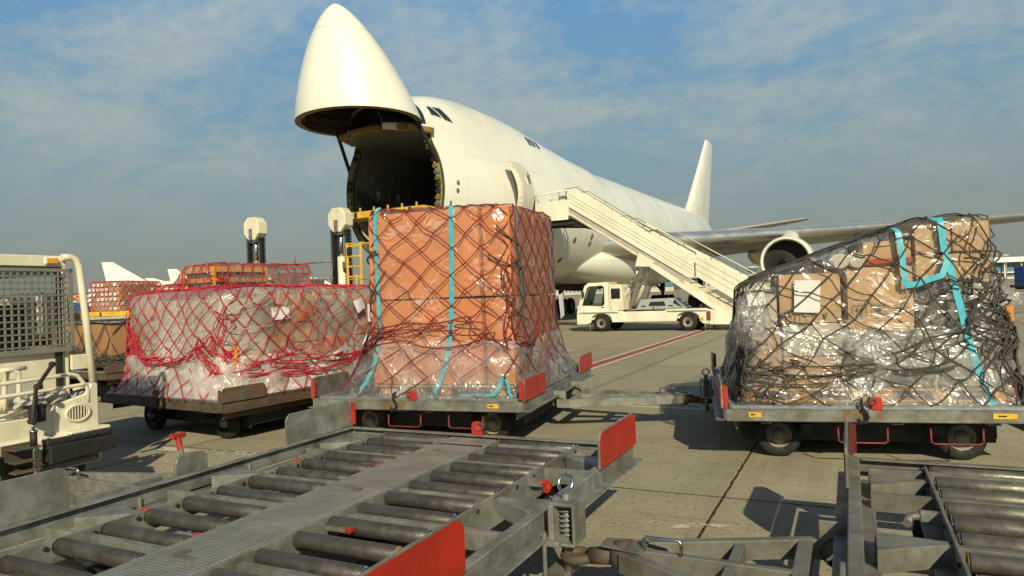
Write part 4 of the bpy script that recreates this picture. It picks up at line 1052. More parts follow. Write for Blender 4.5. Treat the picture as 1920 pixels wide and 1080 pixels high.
sheet_of_paper(LA, 1.28, .12, .95, .2, .32, rot=.25, ax='x')
for i in range(9):
    pass
M['cord'] = surf('grey_cord', (.36, .34, .3), .7)
# ---- B: left load, bright red net
lo = Vector(LFT[0])
LB = thing('cargo_pallet', 'low wide load in milky film under a bright red net on the rusty dolly', 'cargo load', (lo.x, lo.y, ZP), -R(32), 'netted air cargo pallets')
base_sheet(LB)
HB = Hull((-1.17, 1.2, -1.56, 1.55), (-1.08, 1.1, -1.42, 1.45), lambda x, y: 1.27 + .03 * nz(x, y, 1, 1.5), 7, .2, .03, 11, dome=.06)
rng = random.Random(3); k = 0
xs_ = [-1.05, -.52, .05, .55, 1.07]; ysb = [-1.38, -.66, .08, .76, 1.42]
for i in range(4):
    for j in range(4):
        top = 1.24 - rng.uniform(0, .05); zs_ = [.03, rng.uniform(.45, .62), top]
        for q in range(2):
            k += 1; front = j == 0
            mt = M['cardw'] if (front and i < 3) or (j == 1 and i < 2) else (M['card'] if rng.random() < .5 else M['cardw'])
            carton('carton', mt, LB, xs_[i] + .008, xs_[i + 1] - .008, ysb[j] + .008 + rng.uniform(0, .03), ysb[j + 1] - .008, zs_[q], zs_[q + 1] - .01, .02, seed=k)
for (x, z) in ((-.95, .62), (-.5, 1.0)): carton('carton', M['cardo'], LB, x, x + .2, -1.44, -1.36, z, z + .09, .004)
for (y, z, w) in ((-.9, .5, .5), (.1, .42, .45), (-.35, .86, .3)): carton('carton', M['cardo'] if w < .5 else M['plank'], LB, 1.03, 1.10, y, y + w, z, z + .2, .004)
fm = MB(); HB.skin(fm, 210, 54, .016, .016, 3.2, seed=2); fm.build('plastic_wrap', M['filmw'], LB)
fm = MB(); HC = Hull((-1.24, 1.25, -1.6, 1.6), (-1.13, 1.14, -1.48, 1.5), .48, 1.5, .2, .07, 19, bs=3.5); HC.skin(fm, 220, 22, .02, .022, 3.2, vmax=.97, seed=6, fold=.10); fm.build('plastic_wrap', M['filmw'], LB)
nm = MB(); HB.net(nm, 8, 11, [0, .12, .22, .325, .43, .535, .64, .745, .85, .95, 1.05, 1.17, 1.3, 1.43, 1.56, 1.7, 1.85], .0066, 8, .35, .02, .05, fl=.10); nm.build('cargo_net', M['ropered'], LB)
nm = MB()
for (a, b, d, n, sd_) in (((.012, .66), (.115, .36), .10, 8, 1), ((.115, .36), (.215, .56), .10, 6, 2), ((.215, .56), (.238, .04), .0, 4, 3), ((.22, .58), (.25, .30), .04, 3, 4), ((.25, .30), (.33, .42), .10, 4, 5), ((.33, .42), (.42, .30), .10, 4, 6), ((.42, .30), (.49, .55), .08, 5, 7), ((-.015, .85), (.012, .66), .02, 5, 8), ((.012, .66), (.0, .03), 0, 6, 9), ((.242, .85), (.245, .30), 0, 4, 10), ((.475, .75), (.495, .2), .02, 5, 11), ((.28, .22), (.42, .26), .08, 3, 13), ((.30, .36), (.36, .16), .03, 3, 14)):
    HB.swag(nm, a, b, d, n, .0075, sd_ + 40, .05, .10 if a[1] < .5 else .07, .9)
nm.build('gathered_cord', M['ropered'], LB)
nm = MB()
for i, (a, b, d) in enumerate((((.235, .75), (.31, .98), .02), ((.235, .25), (.29, .55), .02), ((.24, .30), (.20, .55), .01), ((.25, .62), (.31, .66), .0))): nm = MB(); HB.swag(nm, a, b, d, 1, .006, 60 + i, 0, .07); nm.build('tie_rope', M['cord'], LB)
sheet_of_paper(LB, 1.125, -.62, .98, .28, .16, ax='x', curl=.0); sheet_of_paper(LB, 1.20, .72, 1.05, .17, .2, rot=.5, ax='x', curl=.06); sheet_of_paper(LB, 1.15, 1.0, .92, .12, .26, ax='x', curl=0)
sheet_of_paper(LB, 1.23, .30, .42, .26, .13, rot=.6, ax='x', curl=.06); sheet_of_paper(LB, 1.22, .85, .5, .16, .17, rot=-.6, ax='x', curl=.03)
mb = MB(); mb.box((1.12, -1.30, .50), (.02, .04, .22)); mb.build('strap', M['orange'], LB)
# ---- C: right load, grey net
lo = Vector(RGT[0])
LC = thing('cargo_pallet', 'stepped load of mixed cartons in glinting clear film under a dark grey net', 'cargo load', (lo.x, lo.y, ZP), -R(14.6), 'netted air cargo pallets')
base_sheet(LC)
HT = [(-1.2, 1.0), (-1.0, 1.06), (-.75, 1.2), (-.3, 1.35), (0, 1.45), (.35, 1.58), (.42, 1.62), (.7, 1.63), (1.05, 1.63), (1.2, 1.62)]
HCc = Hull((-1.12, 1.18, -1.5, 1.5), (-.98, 1.04, -1.40, 1.4), lambda x, y: table(HT, x), 1.6, .04, .02, 21, bs=1.8, sh=.004)
wp = MB()
for px_ in (-1.06, -.5, .1): pass
def wood_pallet(par, x0, x1, y0, y1):
    b = MB()
    for yy in (y0 + .08, (y0 + y1) / 2, y1 - .08):
        for xx in (x0 + .08, (x0 + x1) / 2, x1 - .08): b.box((xx, yy, .062), (.15, .14, .085))
        b.box(((x0 + x1) / 2, yy, .012), (x1 - x0, .13, .02))
    for i in range(6):
        b.box(((x0 + x1) / 2, lerp(y0 + .06, y1 - .06, i / 5), .116), (x1 - x0, .11, .02))
    b.build('wooden_pallet', M['wood'], par, .004)
for (x0, x1) in ((-1.15, .0), (.04, 1.16)):
    for (y0, y1) in ((-1.40, -.5), (-.42, .5), (.55, 1.4)): wood_pallet(LC, x0, x1, y0, y1)
B = lambda mt, *a, **k: carton('carton', M[mt], LC, *a, **k)
B('card', -.74, -.20, -1.36, -.6, .74, 1.20, seed=1); B('card', -.15, .40, -1.38, -.6, .65, 1.24, seed=2)
B('card', .0, .40, -1.36, -.7, 1.25, 1.47, tape=M['red'], tapez=1.29, seed=3); B('card', .43, 1.02, -1.36, -.5, 1.10, 1.33, seed=4); B('card', .43, .72, -1.37, -.5, 1.34, 1.60, seed=5); B('card', .73, 1.02, -1.38, -.5, 1.34, 1.61, seed=6)
B('cardd', .42, .88, -1.32, -.6, .62, 1.08, seed=7); B('cardd', -.15, .41, -1.32, -.6, .34, .655, seed=8); B('cardw', .89, 1.05, -1.34, -.6, .66, 1.1, seed=9)
B('cardw', -.97, -.76, -1.34, -.7, .70, 1.02, seed=10); B('card', -1.0, -.74, -1.34, -.5, .14, .68, seed=11); B('card', -.72, -.18, -1.35, -.5, .14, .42, seed=12); B('cardw', -.72, -.18, -1.34, -.5, .43, .75, seed=13)
B('cardd', .42, .80, -1.34, -.5, .14, .61, seed=14); B('cardw', .82, 1.10, -1.35, -.5, .14, .64, seed=15); B('cardd', -.15, .40, -1.33, -.5, .14, .33, seed=16)
B('card', -.98, -.2, -.55, .4, .14, 1.05, seed=17); B('card', -.15, .4, -.5, 1.3, .14, 1.38, seed=18); B('card', .43, 1.02, -.45, 1.3, .14, 1.53, seed=19); B('cardw', -.98, -.2, .42, 1.35, .14, 1.02, seed=20)
for x in (-.20, -.06):
    b = MB(); b.cyl((x, -1.42, 1.305), (x, -.75, 1.305), .068, n=22); rl = b.build('film_roll', M['paper'], LC); MB().rev((x, -1.425, 1.305), (0, -1, 0), [(0, .068), (.003, .045), (-.0, .03), (.004, .018), (.004, 0)], 20).build('roll_core', M['cardw'], rl)
sheet_of_paper(LC, -.50, -1.415, .99, .225, .30, rot=-.05, curl=0)
sheet_of_paper(LC, -.95, -1.40, .98, .16, .12, rot=.1, curl=0)
def box_marks(x, z, y):
    """printed handling marks: two arrows over a bar in a square, umbrella, glass"""
    ink = M['ink']
    b = MB(); w = .115
    for (cx, cz, sx, sz) in ((0, w / 2, w, .006), (0, -w / 2, w, .006), (-w / 2, 0, .006, w), (w / 2, 0, .006, w), (0, -.038, .07, .008), (-.018, -.008, .008, .05), (.018, -.008, .008, .05)): b.box((x + cx, y, z + cz), (sx, .004, sz))
    for sx in (-.018, .018): b.prism([(-.016, 0), (.016, 0), (0, .03)], lambda u, v, q, sx=sx: (x + sx + u, y + q, z + .012 + v), -.002, .002)
    x2 = x + .16
    for (cx, cz, sx, sz) in ((0, w / 2, w, .004), (0, -w / 2, w, .004), (-w / 2, 0, .004, w), (w / 2, 0, .004, w), (0, -.015, .005, .055)): b.box((x2 + cx, y, z + cz), (sx, .004, sz))
    b.prism([(-.035, 0), (.035, 0), (.024, .024), (0, .034), (-.024, .024)], lambda u, v, q: (x2 + u, y + q, z + .005 + v), -.002, .002)
    x3 = x + .32
    b.prism([(-.022, .035), (.022, .035), (.016, 0), (.004, -.012), (.004, -.036), (.016, -.04), (-.016, -.04), (-.004, -.036), (-.004, -.012), (-.016, 0)], lambda u, v, q: (x3 + u * .9, y + q, z + v), -.002, .002)
    b.build('printed_mark', ink, LC)
M['ink'] = surf('printed_ink', (.16, .17, .14), .7)
box_marks(-.05, .84, -1.405); box_marks(-.66, .80, -1.385)
fm = MB(); HCc.skin(fm, 210, 60, .02, .016, 2.8, seed=3); fm.build('plastic_wrap', M['film'], LC)
fm = MB(); HD = Hull((-1.15, 1.22, -1.52, 1.52), (-1.06, 1.12, -1.43, 1.42), lambda x, y: .66 + .10 * nz(x * 1.5, y, 2), 2, .15, .06, 31, bs=3.0); HD.skin(fm, 220, 30, .03, .030, 2.6, vmax=.98, seed=8, fold=.12); fm.build('plastic_wrap', M['film3'], LC)
for (cx, cy, cz, rx, ry, rz_) in ((1.12, -1.1, .62, .10, .25, .30), (1.28, -1.0, .88, .16, .16, .12), (.05, -1.45, .42, .26, .13, .24), (-1.0, -1.42, .78, .15, .10, .28), (.55, -1.43, .35, .3, .1, .17)):
    fb = MB()
    def puff(u, v, cx=cx, cy=cy, cz=cz, rx=rx, ry=ry, rz_=rz_):
        a, e = 2 * math.pi * u, math.pi * (v - .5); d = Vector((math.cos(a) * math.cos(e), math.sin(a) * math.cos(e), math.sin(e)))
        k = 1 + .35 * nz(d.x + cx, d.y + cz, d.z, 2.4) + .18 * nz(d.x, d.y + cx, d.z, 6)
        return Vector((cx + d.x * rx * k, cy + d.y * ry * k, cz + d.z * rz_ * k))
    fb.grid(30, 18, puff, closeu=True); fb.build('loose_film', M['film3'], LC)
nm = MB(); HCc.net(nm, 6, 8, [0, .10, .21, .325, .44, .555, .67, .785, .9, .99, 1.1, 1.25, 1.4, 1.6, 1.85], .0068, 15, .5, .02, .045, fl=.06); nm.build('cargo_net', M['ropegrey'], LC)
nm = MB()
for (a, b, d, n, sd_) in (((.0, .40), (.045, .30), .06, 5, 1), ((.045, .30), (.13, .28), .10, 2, 2), ((.13, .28), (.21, .30), .10, 2, 3), ((.985, .62), (.0, .10), .03, 7, 5), ((.97, .50), (.99, .08), .03, 7, 6), ((.01, .35), (.03, .05), .02, 5, 7), ((.215, .88), (.235, .55), .0, 4, 8), ((.235, .55), (.245, .05), .0, 5, 9), ((.235, .60), (.225, .25), .02, 3, 10), ((.222, .72), (.25, .5), .03, 4, 11), ((.25, .5), (.243, .1), -.02, 4, 12), ((.07, .36), (.20, .22), .08, 2, 13), ((.04, .22), (.17, .34), .08, 2, 14), ((.10, .30), (.23, .44), .05, 2, 15), ((.25, .3), (.30, .45), .05, 6, 16)):
    HCc.swag(nm, a, b, d, n, .008, sd_ + 80, .07, .06, .8)
nm.build('gathered_cord', M['ropegrey'], LC)
for path, w in (([(.158, .68), (.157, .85), (.155, .985), (.155, 1.3)], .05), ([(.158, .68), (.17, .665), (.193, .70), (.20, .78)], .05), ([(.222, .0), (.213, .25), (.207, .5), (.203, .7), (.198, .85), (.196, .985), (.196, 1.3)], .055)):
    mb = MB(); HCc.ribbon(mb, path, w, .045); mb.build('strap', M['cyan'], LC)
MB().box((1.13, -1.43, .78), (.055, .02, .13)).build('orange_label', M['orange'], LC, .004)
# ---- D: red netted crate load further back
LD = thing('cargo_pallet', 'load with slatted wooden crate on top in red net behind the milky film load', 'cargo load', (-6.5, 16.4, ZP), -R(32), 'netted air cargo pallets')
base_sheet(LD)
HTd = [(-1.2, 1.55), (-.3, 1.62), (-.05, 1.86), (.1, 1.97), (1.1, 2.0)]
HDd = Hull((-1.2, 1.2, -1.5, 1.5), (-1.1, 1.1, -1.4, 1.4), lambda x, y: table(HTd, x + .25 * y * 0), 6, .15, .02, 41)
carton('carton', M['cardo'], LD, -1.05, -.1, -1.35, 1.3, .02, 1.42, .02); carton('carton', M['card'], LD, -.08, 1.06, -1.35, 1.3, .02, 1.4, .02)
cr = MB()
for y in (-1.33, .0):
    for z in (1.46, 1.66, 1.88): cr.box((.5, y, z), (1.12, .03, .10))
    for x in (-.04, 1.04): cr.box((x, y, 1.68), (.09, .035, .54))
for x in (-.05, 1.055):
    for z in (1.46, 1.66, 1.88): cr.box((x, -.66, z), (.03, 1.3, .10))
cr.box((.5, -.66, 1.945), (1.12, 1.36, .025)); cr.build('slatted_crate', M['wood'], LD, .003); carton('carton', M['cardd'], LD, .0, 1.0, -1.28, -.05, 1.42, 1.9, .005)
fm = MB(); HDd.skin(fm, 110, 34, .015, .025, 4, seed=5); fm.build('plastic_wrap', M['film'], LD)
nm = MB(); HDd.net(nm, 8, 10, [0, .2, .4, .6, .78, .97, 1.15, 1.35, 1.6, 1.85], .009, 18, .3, .03, .04, 4, 2)
HDd.swag(nm, (.0, .95), (.14, .85), .1, 8, .009, 3, .08, .05, 1); HDd.swag(nm, (.25, .9), (.35, .75), .1, 7, .009, 4, .08, .05, 1); nm.build('cargo_net', M['ropered'], LD)
bd = [o for o in bpy.data.objects if o.get('label', '').startswith('dark dolly under')][0]
copy_tree(bd, 'dark dolly hidden beneath the slatted crate load in red net', (-6.5, 16.4, 0), -R(32))
# ---- E: brown boarded crate behind the tug
lo = Vector(LFB[0])
LE = thing('cargo_pallet', 'long brown boarded crate under a slack grey net behind the tug roll bar', 'cargo load', (lo.x, lo.y, ZP), -R(32), 'netted air cargo pallets')
base_sheet(LE)
carton('crate', M['plank'], LE, -1.1, 1.12, -1.45, 1.4, .05, .86, .004)
tp = MB(); tp.grid(20, 24, lambda u, v: Vector((lerp(-1.13, 1.15, u), lerp(-1.48, 1.43, v), .875 + .03 * nz(u * 3, v * 4, 0, 1.5)))); tp.build('cover_sheet', M['cardw'], LE)
HE = Hull((-1.18, 1.18, -1.5, 1.5), (-1.13, 1.15, -1.48, 1.43), .88, 6, .1, .0, 51)
nm = MB(); HE.net(nm, 5, 6, [0, .3, .62, .97, 1.3, 1.6], .011, 28, .3, .04, .02, 4, 3)
for (a, b, d, n, s_) in (((.02, .30), (.12, .42), .18, 9, 1), ((.12, .42), (.24, .30), .2, 9, 2), ((.25, .32), (.33, .45), .2, 10, 3), ((.33, .45), (.42, .40), .22, 10, 4), ((.42, .40), (.5, .4), .2, 9, 5), ((.28, .15), (.47, .2), .1, 7, 6)): HE.swag(nm, a, b, d, n, .011, 120 + s_, .14, .03, 1.4)
nm.build('cargo_net', M['ropegrey'], LE)
b = MB(); b.grid(5, 5, lambda u, v: Vector((.75 + .5 * u, .2 + .3 * v, .92 + .12 * math.sin(u * 3) * v))); b.build('paper_label', M['paper'], LE)
# ------------------------------------------------------------------ main deck cargo loader under the open nose
LO = thing('cargo_loader', 'tall cargo loader with twin cream lift masts and yellow bridge at the open nose', 'loader', AP0, math.pi / 2 - STAND)
def lp(a, b, z): return Vector((a, -b, z))
for b_ in (1.28, -2.3):
    m = MB(); m.cyl(lp(-4.6, b_, .5), lp(-4.6, b_, 3.02), .13, n=20); ms = m.build('lift_mast', M['cream'], LO)
    MB().cyl(lp(-4.6, b_, 2.9), lp(-4.6, b_, 3.95), .075, n=16).build('piston_rod', M['chrome'], ms)
    h = MB(); hw_ = .33
    oc = [(-.16, .73), (.16, .73), (hw_, .55), (hw_, .2), (.14, -.02), (-.14, -.02), (-hw_, .2), (-hw_, .55)]
    h.prism(oc, lambda u, v, q, b_=b_: lp(-4.6 + q, b_ + u, 3.78 + v), -.2, .2); hd = h.build('mast_head', M['cream'], ms, .02)
    MB().box(lp(-4.82, b_, 3.95), (.05, .12, .36)).build('head_clamp', M['galv'], hd)
    MB().box(lp(-4.6, b_, 3.72), (.3, .3, .06)).build('head_plate', M['galvd'], hd)
    for s in (-1, 1):
        c = MB(); bb = b_ + s * .27
        c.box(lp(-4.6, bb, 2.2), (.12, .09, 3.3))
        for k in range(40):
            z = .6 + .082 * k
            c.box(lp(-4.6, bb, z), (.17, .15, .05))
        c.build('lift_chain', M['black'], ms)
    MB().box(lp(-4.72, b_ + (.3), 2.75), (.2, .22, .2)).build('chain_anchor', M['galvd'], ms, .01)
br = MB(); br.box(lp(-.62, -.10, 4.78), (.95, 4.3, .24)); brd = br.build('bridge_platform', M['yellow'], LO, .01)
MB().box(lp(-.62, -.10, 4.905), (.9, 4.2, .012)).build('bridge_deck', M['roller'], brd)
for k in range(7):
    MB().box(lp(-1.06, -2.0 + .62 * k, 4.96), (.05, .05, .16)).build('edge_post', M['yellow'], brd)
for k in range(5):
    MB().box(lp(-1.105, -1.75 + .8 * k, 4.78), (.02, .12, .2)).build('bracket', M['dark'], brd)
for a in (-.9,):
    for b_ in (-2.0, 1.35): MB().bar(lp(a, b_, .9), lp(a, b_, 4.66), .14, .14).build('bridge_leg', M['dark'], LO)
c = MB(); c.box(lp(-3.9, -.4, .8), (5.4, 3.2, .55)); c.box(lp(-3.9, -.4, 1.25), (5.0, 2.6, .4)); c.build('chassis', M['dark'], LO, .02)
pl = MB(); pl.box(lp(-5.6, -.4, 1.95), (1.9, 3.5, .16)); pd = pl.build('main_platform', M['yellow'], LO, .01); MB().box(lp(-5.6, -.4, 2.04), (1.8, 3.4, .02)).build('platform_deck', M['roller'], pd)
for a in (-5.9, -2.2):
    for b_ in (-2.0, 1.2):
        t, r = MB(), MB(); wheel(t, r, lp(a, b_, .45), (0, 1, 0), .45, .3); w_ = t.build('wheel', M['tyre'], LO); r.build('rim', M['rim'], w_)
cb = MB(); cb.box(lp(-4.9, -.55, 2.35), (.9, .8, .5)); cb.box(lp(-4.9, .3, 2.2), (.7, .5, .3)); cb.build('control_console', M['galvd'], LO, .03)
rl = MB(); A_ = -5.1
rl.tube([lp(A_, -1.95, 2.8), lp(A_, 1.35, 2.88)], .035, 6); rl.tube([lp(A_, -1.95, 2.35), lp(A_, 1.35, 2.35)], .028, 6)
for b_ in (-1.9, -.9, 1.3): rl.tube([lp(A_, b_, 2.0), lp(A_, b_, 2.82)], .032, 6)
rl.tube([lp(A_, .35, 2.82), lp(A_, .75, 2.0)], .026, 6); rl.tube([lp(A_, -.15, 2.8), lp(A_, -.15, 3.12)], .025, 6); rl.build('guard_rail', M['galvd'], LO)
st = MB(); st.tube([lp(A_, -.75, 2.0), lp(A_, -.75, 2.45), lp(A_, -.6, 2.5), lp(A_, -.5, 2.45), lp(A_, -.5, 2.0)], .02, 6); st.build('grab_hoop', M['galv'], LO)
bc = MB(); bc.cyl(lp(-4.9, -2.02, 1.9), lp(-4.9, -2.02, 2.85), .018, n=8); b1 = bc.build('beacon_pole', M['galv'], LO)
MB().rev(lp(-4.9, -2.02, 2.85), (0, 0, 1), [(0, 0), (0, .1), (.02, .1), (.03, .075), (.15, .065), (.17, .03), (.17, 0)], 16).build('beacon', M['amber'], b1)
ld = MB()
for b_ in (2.08, 2.58): ld.box(lp(-5.3, b_, 1.9), (.06, .06, 2.9))
for k in range(10): ld.box(lp(-5.3, 2.33, .55 + .3 * k), (.05, .5, .05))
ld.bar(lp(-5.3, 2.08, 3.33), lp(-4.7, 2.08, 3.33), .05, .05); ld.bar(lp(-5.3, 2.58, 3.33), lp(-4.7, 2.58, 3.33), .05, .05)
ld.build('ladder', M['yellow'], LO, .006)
lc = MB()
for k in range(9):
    lc.tube([lp(-5.3, 2.4, .5 + .22 * k), lp(-5.75, 2.45, .5 + .22 * k), lp(-5.75, 2.75, .5 + .22 * k), lp(-5.3, 2.75, .5 + .22 * k)], .018, 5)
for b_ in (2.45, 2.75): lc.tube([lp(-5.75, b_, .3), lp(-5.75, b_, 2.4)], .022, 5)
lc.build('ladder_cage', M['yellow'], LO)
MB().box(lp(-5.35, 2.2, 3.1), (.1, .12, .18)).build('work_lamp', M['black'], LO)
# ------------------------------------------------------------------ passenger stairs truck
SA = -R(26.4)
SX = Vector((math.cos(SA), math.sin(SA), 0)); SY = Vector((-math.sin(SA), math.cos(SA), 0))
ST = thing('stairs_truck', 'white passenger stairs truck parked with its steps up at the forward aircraft door', 'stairs truck', (3.6, 28.57, 0), SA)
WD = 2.05
def ext(poly, y0, y1, mb=None):
    mb = mb or MB(); return mb.prism(poly, lambda u, v, q: Vector((u, q, v)), y0, y1)
# chassis with wheel arches
def arch(cx, z0=.38, r=.46, n=8): return [(cx - r, z0)] + [(cx - r * math.cos(math.pi * k / n), .38 + .36 * math.sin(math.pi * k / n) ** .6) for k in range(1, n)] + [(cx + r, z0)]
body = [(-1.05, .30), (-.62, .30)] + [(-.55, .32)] + arch(.02)[0:] + arch(3.56) + [(4.15, .27), (4.35, .27), (4.35, .80), (4.3, .86), (2.7, .86), (2.65, .80), (.95, .80), (.9, .84), (-.55, .84), (-.62, .78), (-1.05, .72)]
b = MB(); ext(body, .02, .16, b); ext(body, WD - .16, WD - .02, b); b.box((1.7, WD / 2, .62), (5.0, WD - .36, .28)); b.box((-.85, WD / 2, .5), (.4, WD - .36, .38)); b.build('chassis', M['white2'], ST, .012)
MB().box((1.8, WD / 2, .44), (5.0, 1.3, .16)).build('underframe', M['dark'], ST)
fe = MB()
for x in (.02, 3.56): fe.box((x, .01, .82), (1.55 if x > 1 else 1.5, .14, .09))
fe.build('fender', M['white2'], ST, .03)
re = MB(); ext([(4.36, .24), (5.45, .22), (5.45, .30), (4.5, .80), (4.36, .84)], .05, .16, re); re.build('tail_ramp_side', M['white2'], ST, .01)
re = MB(); ext([(4.36, .24), (5.45, .22), (5.45, .30), (4.5, .80), (4.36, .84)], WD - .16, WD - .05, re); re.build('tail_ramp_side', M['white2'], ST, .01)
ri_ = MB(); ri_.box((4.36, -.0, .58), (.14, .05, .34)); ri_.build('tail_light', M['redd'], ST, .01)
tw = MB(); tw.prism([(-.09, 0), (.09, 0), (0, .16)], lambda u, v, q: Vector((4.1 + u, q, .40 + v)), .006, .016); tws = tw.build('warning_triangle', M['yellow'], ST); ti = MB(); ti.prism([(-.012, .03), (.012, .03), (.016, .10), (-.016, .10)], lambda u, v, q: Vector((4.1 + u, q, .40 + v)), .003, .005); ti.build('warning_mark', M['black'], tws)
for x in (.02, 3.56):
    for y in (.12, WD - .12):
        t, r = MB(), MB(); wheel(t, r, (x, y, .355), (0, 1, 0), .355, .24); w_ = t.build('wheel', M['tyre'], ST); r.build('rim', M['rim'], w_); MB().rev((x, y - .06, .355), (0, -1, 0), [(0, .09), (.03, .08), (.05, .05), (.05, 0)], 12).build('hub', M['dark'], w_)
for x in (-.5, 4.2):
    for y in (.1, WD - .1): MB().cyl((x, y, .02), (x, y, .34), .03, n=8).build('stabiliser_foot', M['galv'], ST)
# cab
side = [(-1.05, .74), (-.98, 1.05), (-.66, 1.92), (-.52, 2.0), (.28, 2.04), (.34, 1.98), (.36, .86), (-.5, .86)]
cabm = MB()
winp = [(-.78, 1.12), (-.50, 1.84), (.12, 1.88), (.14, 1.2), (.06, 1.08)]
def frame_side(y0, y1):
    # cab flank with a window opening: quads between outline and window
    out = [(-1.05, .74), (-.98, 1.05), (-.66, 1.92), (-.52, 2.0), (.28, 2.04), (.36, 1.98), (.36, .86), (-.5, .86)]
    inn = [(-.78, 1.10), (-.78, 1.12), (-.54, 1.80), (-.48, 1.86), (.10, 1.88), (.16, 1.82), (.16, 1.14), (.10, 1.08)]
    n = len(out)
    for y in (y0, y1): cabm.add([Vector((x, y, z)) for x, z in out] + [Vector((x, y, z)) for x, z in inn], [(i, (i + 1) % n, n + (i + 1) % n, n + i) for i in range(n)])
    cabm.add([Vector((x, y0, z)) for x, z in inn] + [Vector((x, y1, z)) for x, z in inn], [(i, (i + 1) % n, n + (i + 1) % n, n + i) for i in range(n)])
    cabm.add([Vector((x, y0, z)) for x, z in out] + [Vector((x, y1, z)) for x, z in out], [(i, (i + 1) % n, n + (i + 1) % n, n + i) for i in range(n)])
CW = 1.25
frame_side(.04, .09); frame_side(CW - .05, CW)
cabm.box((-.1, CW / 2 + .02, 2.0), (.86, CW - .06, .05)); cabm.box((-1.0, CW / 2 + .02, .90), (.06, CW - .1, .32)); cabm.box((-.35, CW / 2 + .02, .80), (1.3, CW - .1, .06)); cabm.box((.33, CW / 2 + .02, 1.4), (.05, CW - .1, 1.14))
cab = cabm.build('cab', M['white2'], ST, .012)
gl_ = MB(); gl_.add([Vector((x, .062, z)) for x, z in [(-.78, 1.10), (-.54, 1.80), (.10, 1.88), (.16, 1.82), (.16, 1.14), (.10, 1.08)]], [tuple(range(6))]); gl_.build('side_window', M['glass'], cab)
fr = MB(); fr.tube([Vector((x, .035, z)) for x, z in [(-.78, 1.11), (-.54, 1.80), (-.48, 1.86), (.10, 1.88), (.16, 1.82), (.16, 1.14), (.10, 1.08)]], .022, 6, closed=True); fr.build('window_seal', M['black'], cab)
ws_ = MB(); ws_.add([Vector((-.97, .1, 1.06)), Vector((-.97, CW - .06, 1.06)), Vector((-.67, CW - .06, 1.9)), Vector((-.67, .1, 1.9))], [(0, 1, 2, 3)]); ws_.build('windscreen', M['glass'], cab)
sw = MB(); sw.tube([(-.5 + .1 * math.sin(k * .628) * .4, .45 + .17 * math.cos(k * .628), 1.25 + .17 * math.sin(k * .628) * .9) for k in range(10)], .016, 6, closed=True); sw.cyl((-.72, .45, .95), (-.5, .45, 1.25), .02, n=6); sw.build('steering_wheel', M['black'], cab)
se = MB(); se.box((-.05, .45, 1.0), (.4, .42, .12)); se.bar((.12, .45, 1.0), (.2, .45, 1.55), .42, .1, (0, 1, 0)); se.build('seat', M['seat'], cab, .03)
mi = MB(); mi.box((-.70, -.06, 1.55), (.04, .12, .2)); mi.cyl((-.68, .04, 1.7), (-.7, -.06, 1.65), .012, n=6); mi.build('mirror', M['black'], cab)
hl = MB(); hl.rev((-1.06, .25, .58), (-1, 0, 0), [(0, .08), (.02, .075), (.03, 0)], 14); hl.build('headlight', M['chrome'], ST)
dh = MB(); dh.box((.10, .025, 1.0), (.12, .02, .03)); dh.build('door_handle', M['dark'], cab)
sc_ = MB()
for k in range(9): sc_.box((-.93 + .01 * (k % 3), .035, .82 + .085 * k), (.025, .006, .05))
sc_.build('orange_scuff', M['orange'], cab)
rb = MB(); ext([(.37, .86), (.37, 1.92), (.86, 1.92), (.92, 1.8), (.97, .86)], .06, CW, rb); rbo = rb.build('rear_cabin', M['cream'], ST, .02)
MB().box((.66, .05, 1.55), (.38, .03, .42)).build('side_window', M['glassd'], rbo, .01); MB().box((.52, .03, .96), (.1, .06, .2)).build('air_filter', M['white2'], rbo, .02)
bc = MB(); bc.rev((.5, .5, 1.92), (0, 0, 1), [(0, .07), (.1, .06), (.13, 0)], 14); bc.build('beacon', M['orange'], rbo)
bo = MB(); bo.prism([(1.0, .84), (1.45, .9), (1.62, 1.27), (2.9, 1.29), (3.4, .86)], lambda u, v, q: Vector((u, q, v)), .25, 1.7); bon = bo.build('bonnet', M['greyveh'], ST, .03)
MB().prism([(1.95, 1.0), (2.05, 1.16), (2.6, 1.17), (2.66, 1.0)], lambda u, v, q: Vector((u, q, v)), .236, .248).build('vent_grille', M['dark'], bon)
for x in (1.3, 1.75, 2.85): MB().box((x, .244, 1.0), (.18 if x > 1.5 else .08, .02, .04)).build('latch', M['black'], bon)
MB().prism([(2.95, 1.10), (3.02, 1.24), (3.30, .94), (3.3, .92)], lambda u, v, q: Vector((u, q, v)), .24, .25).build('side_grille', M['dark'], bon)
MB().box((2.2, .1, .90), (.04, .04, .14)).build('filler_cap', M['black'], ST)
M['seam'] = surf('panel_seam_tan', (.40, .37, .27), .6)  # duller tan of the thin seam strips on the stair panels
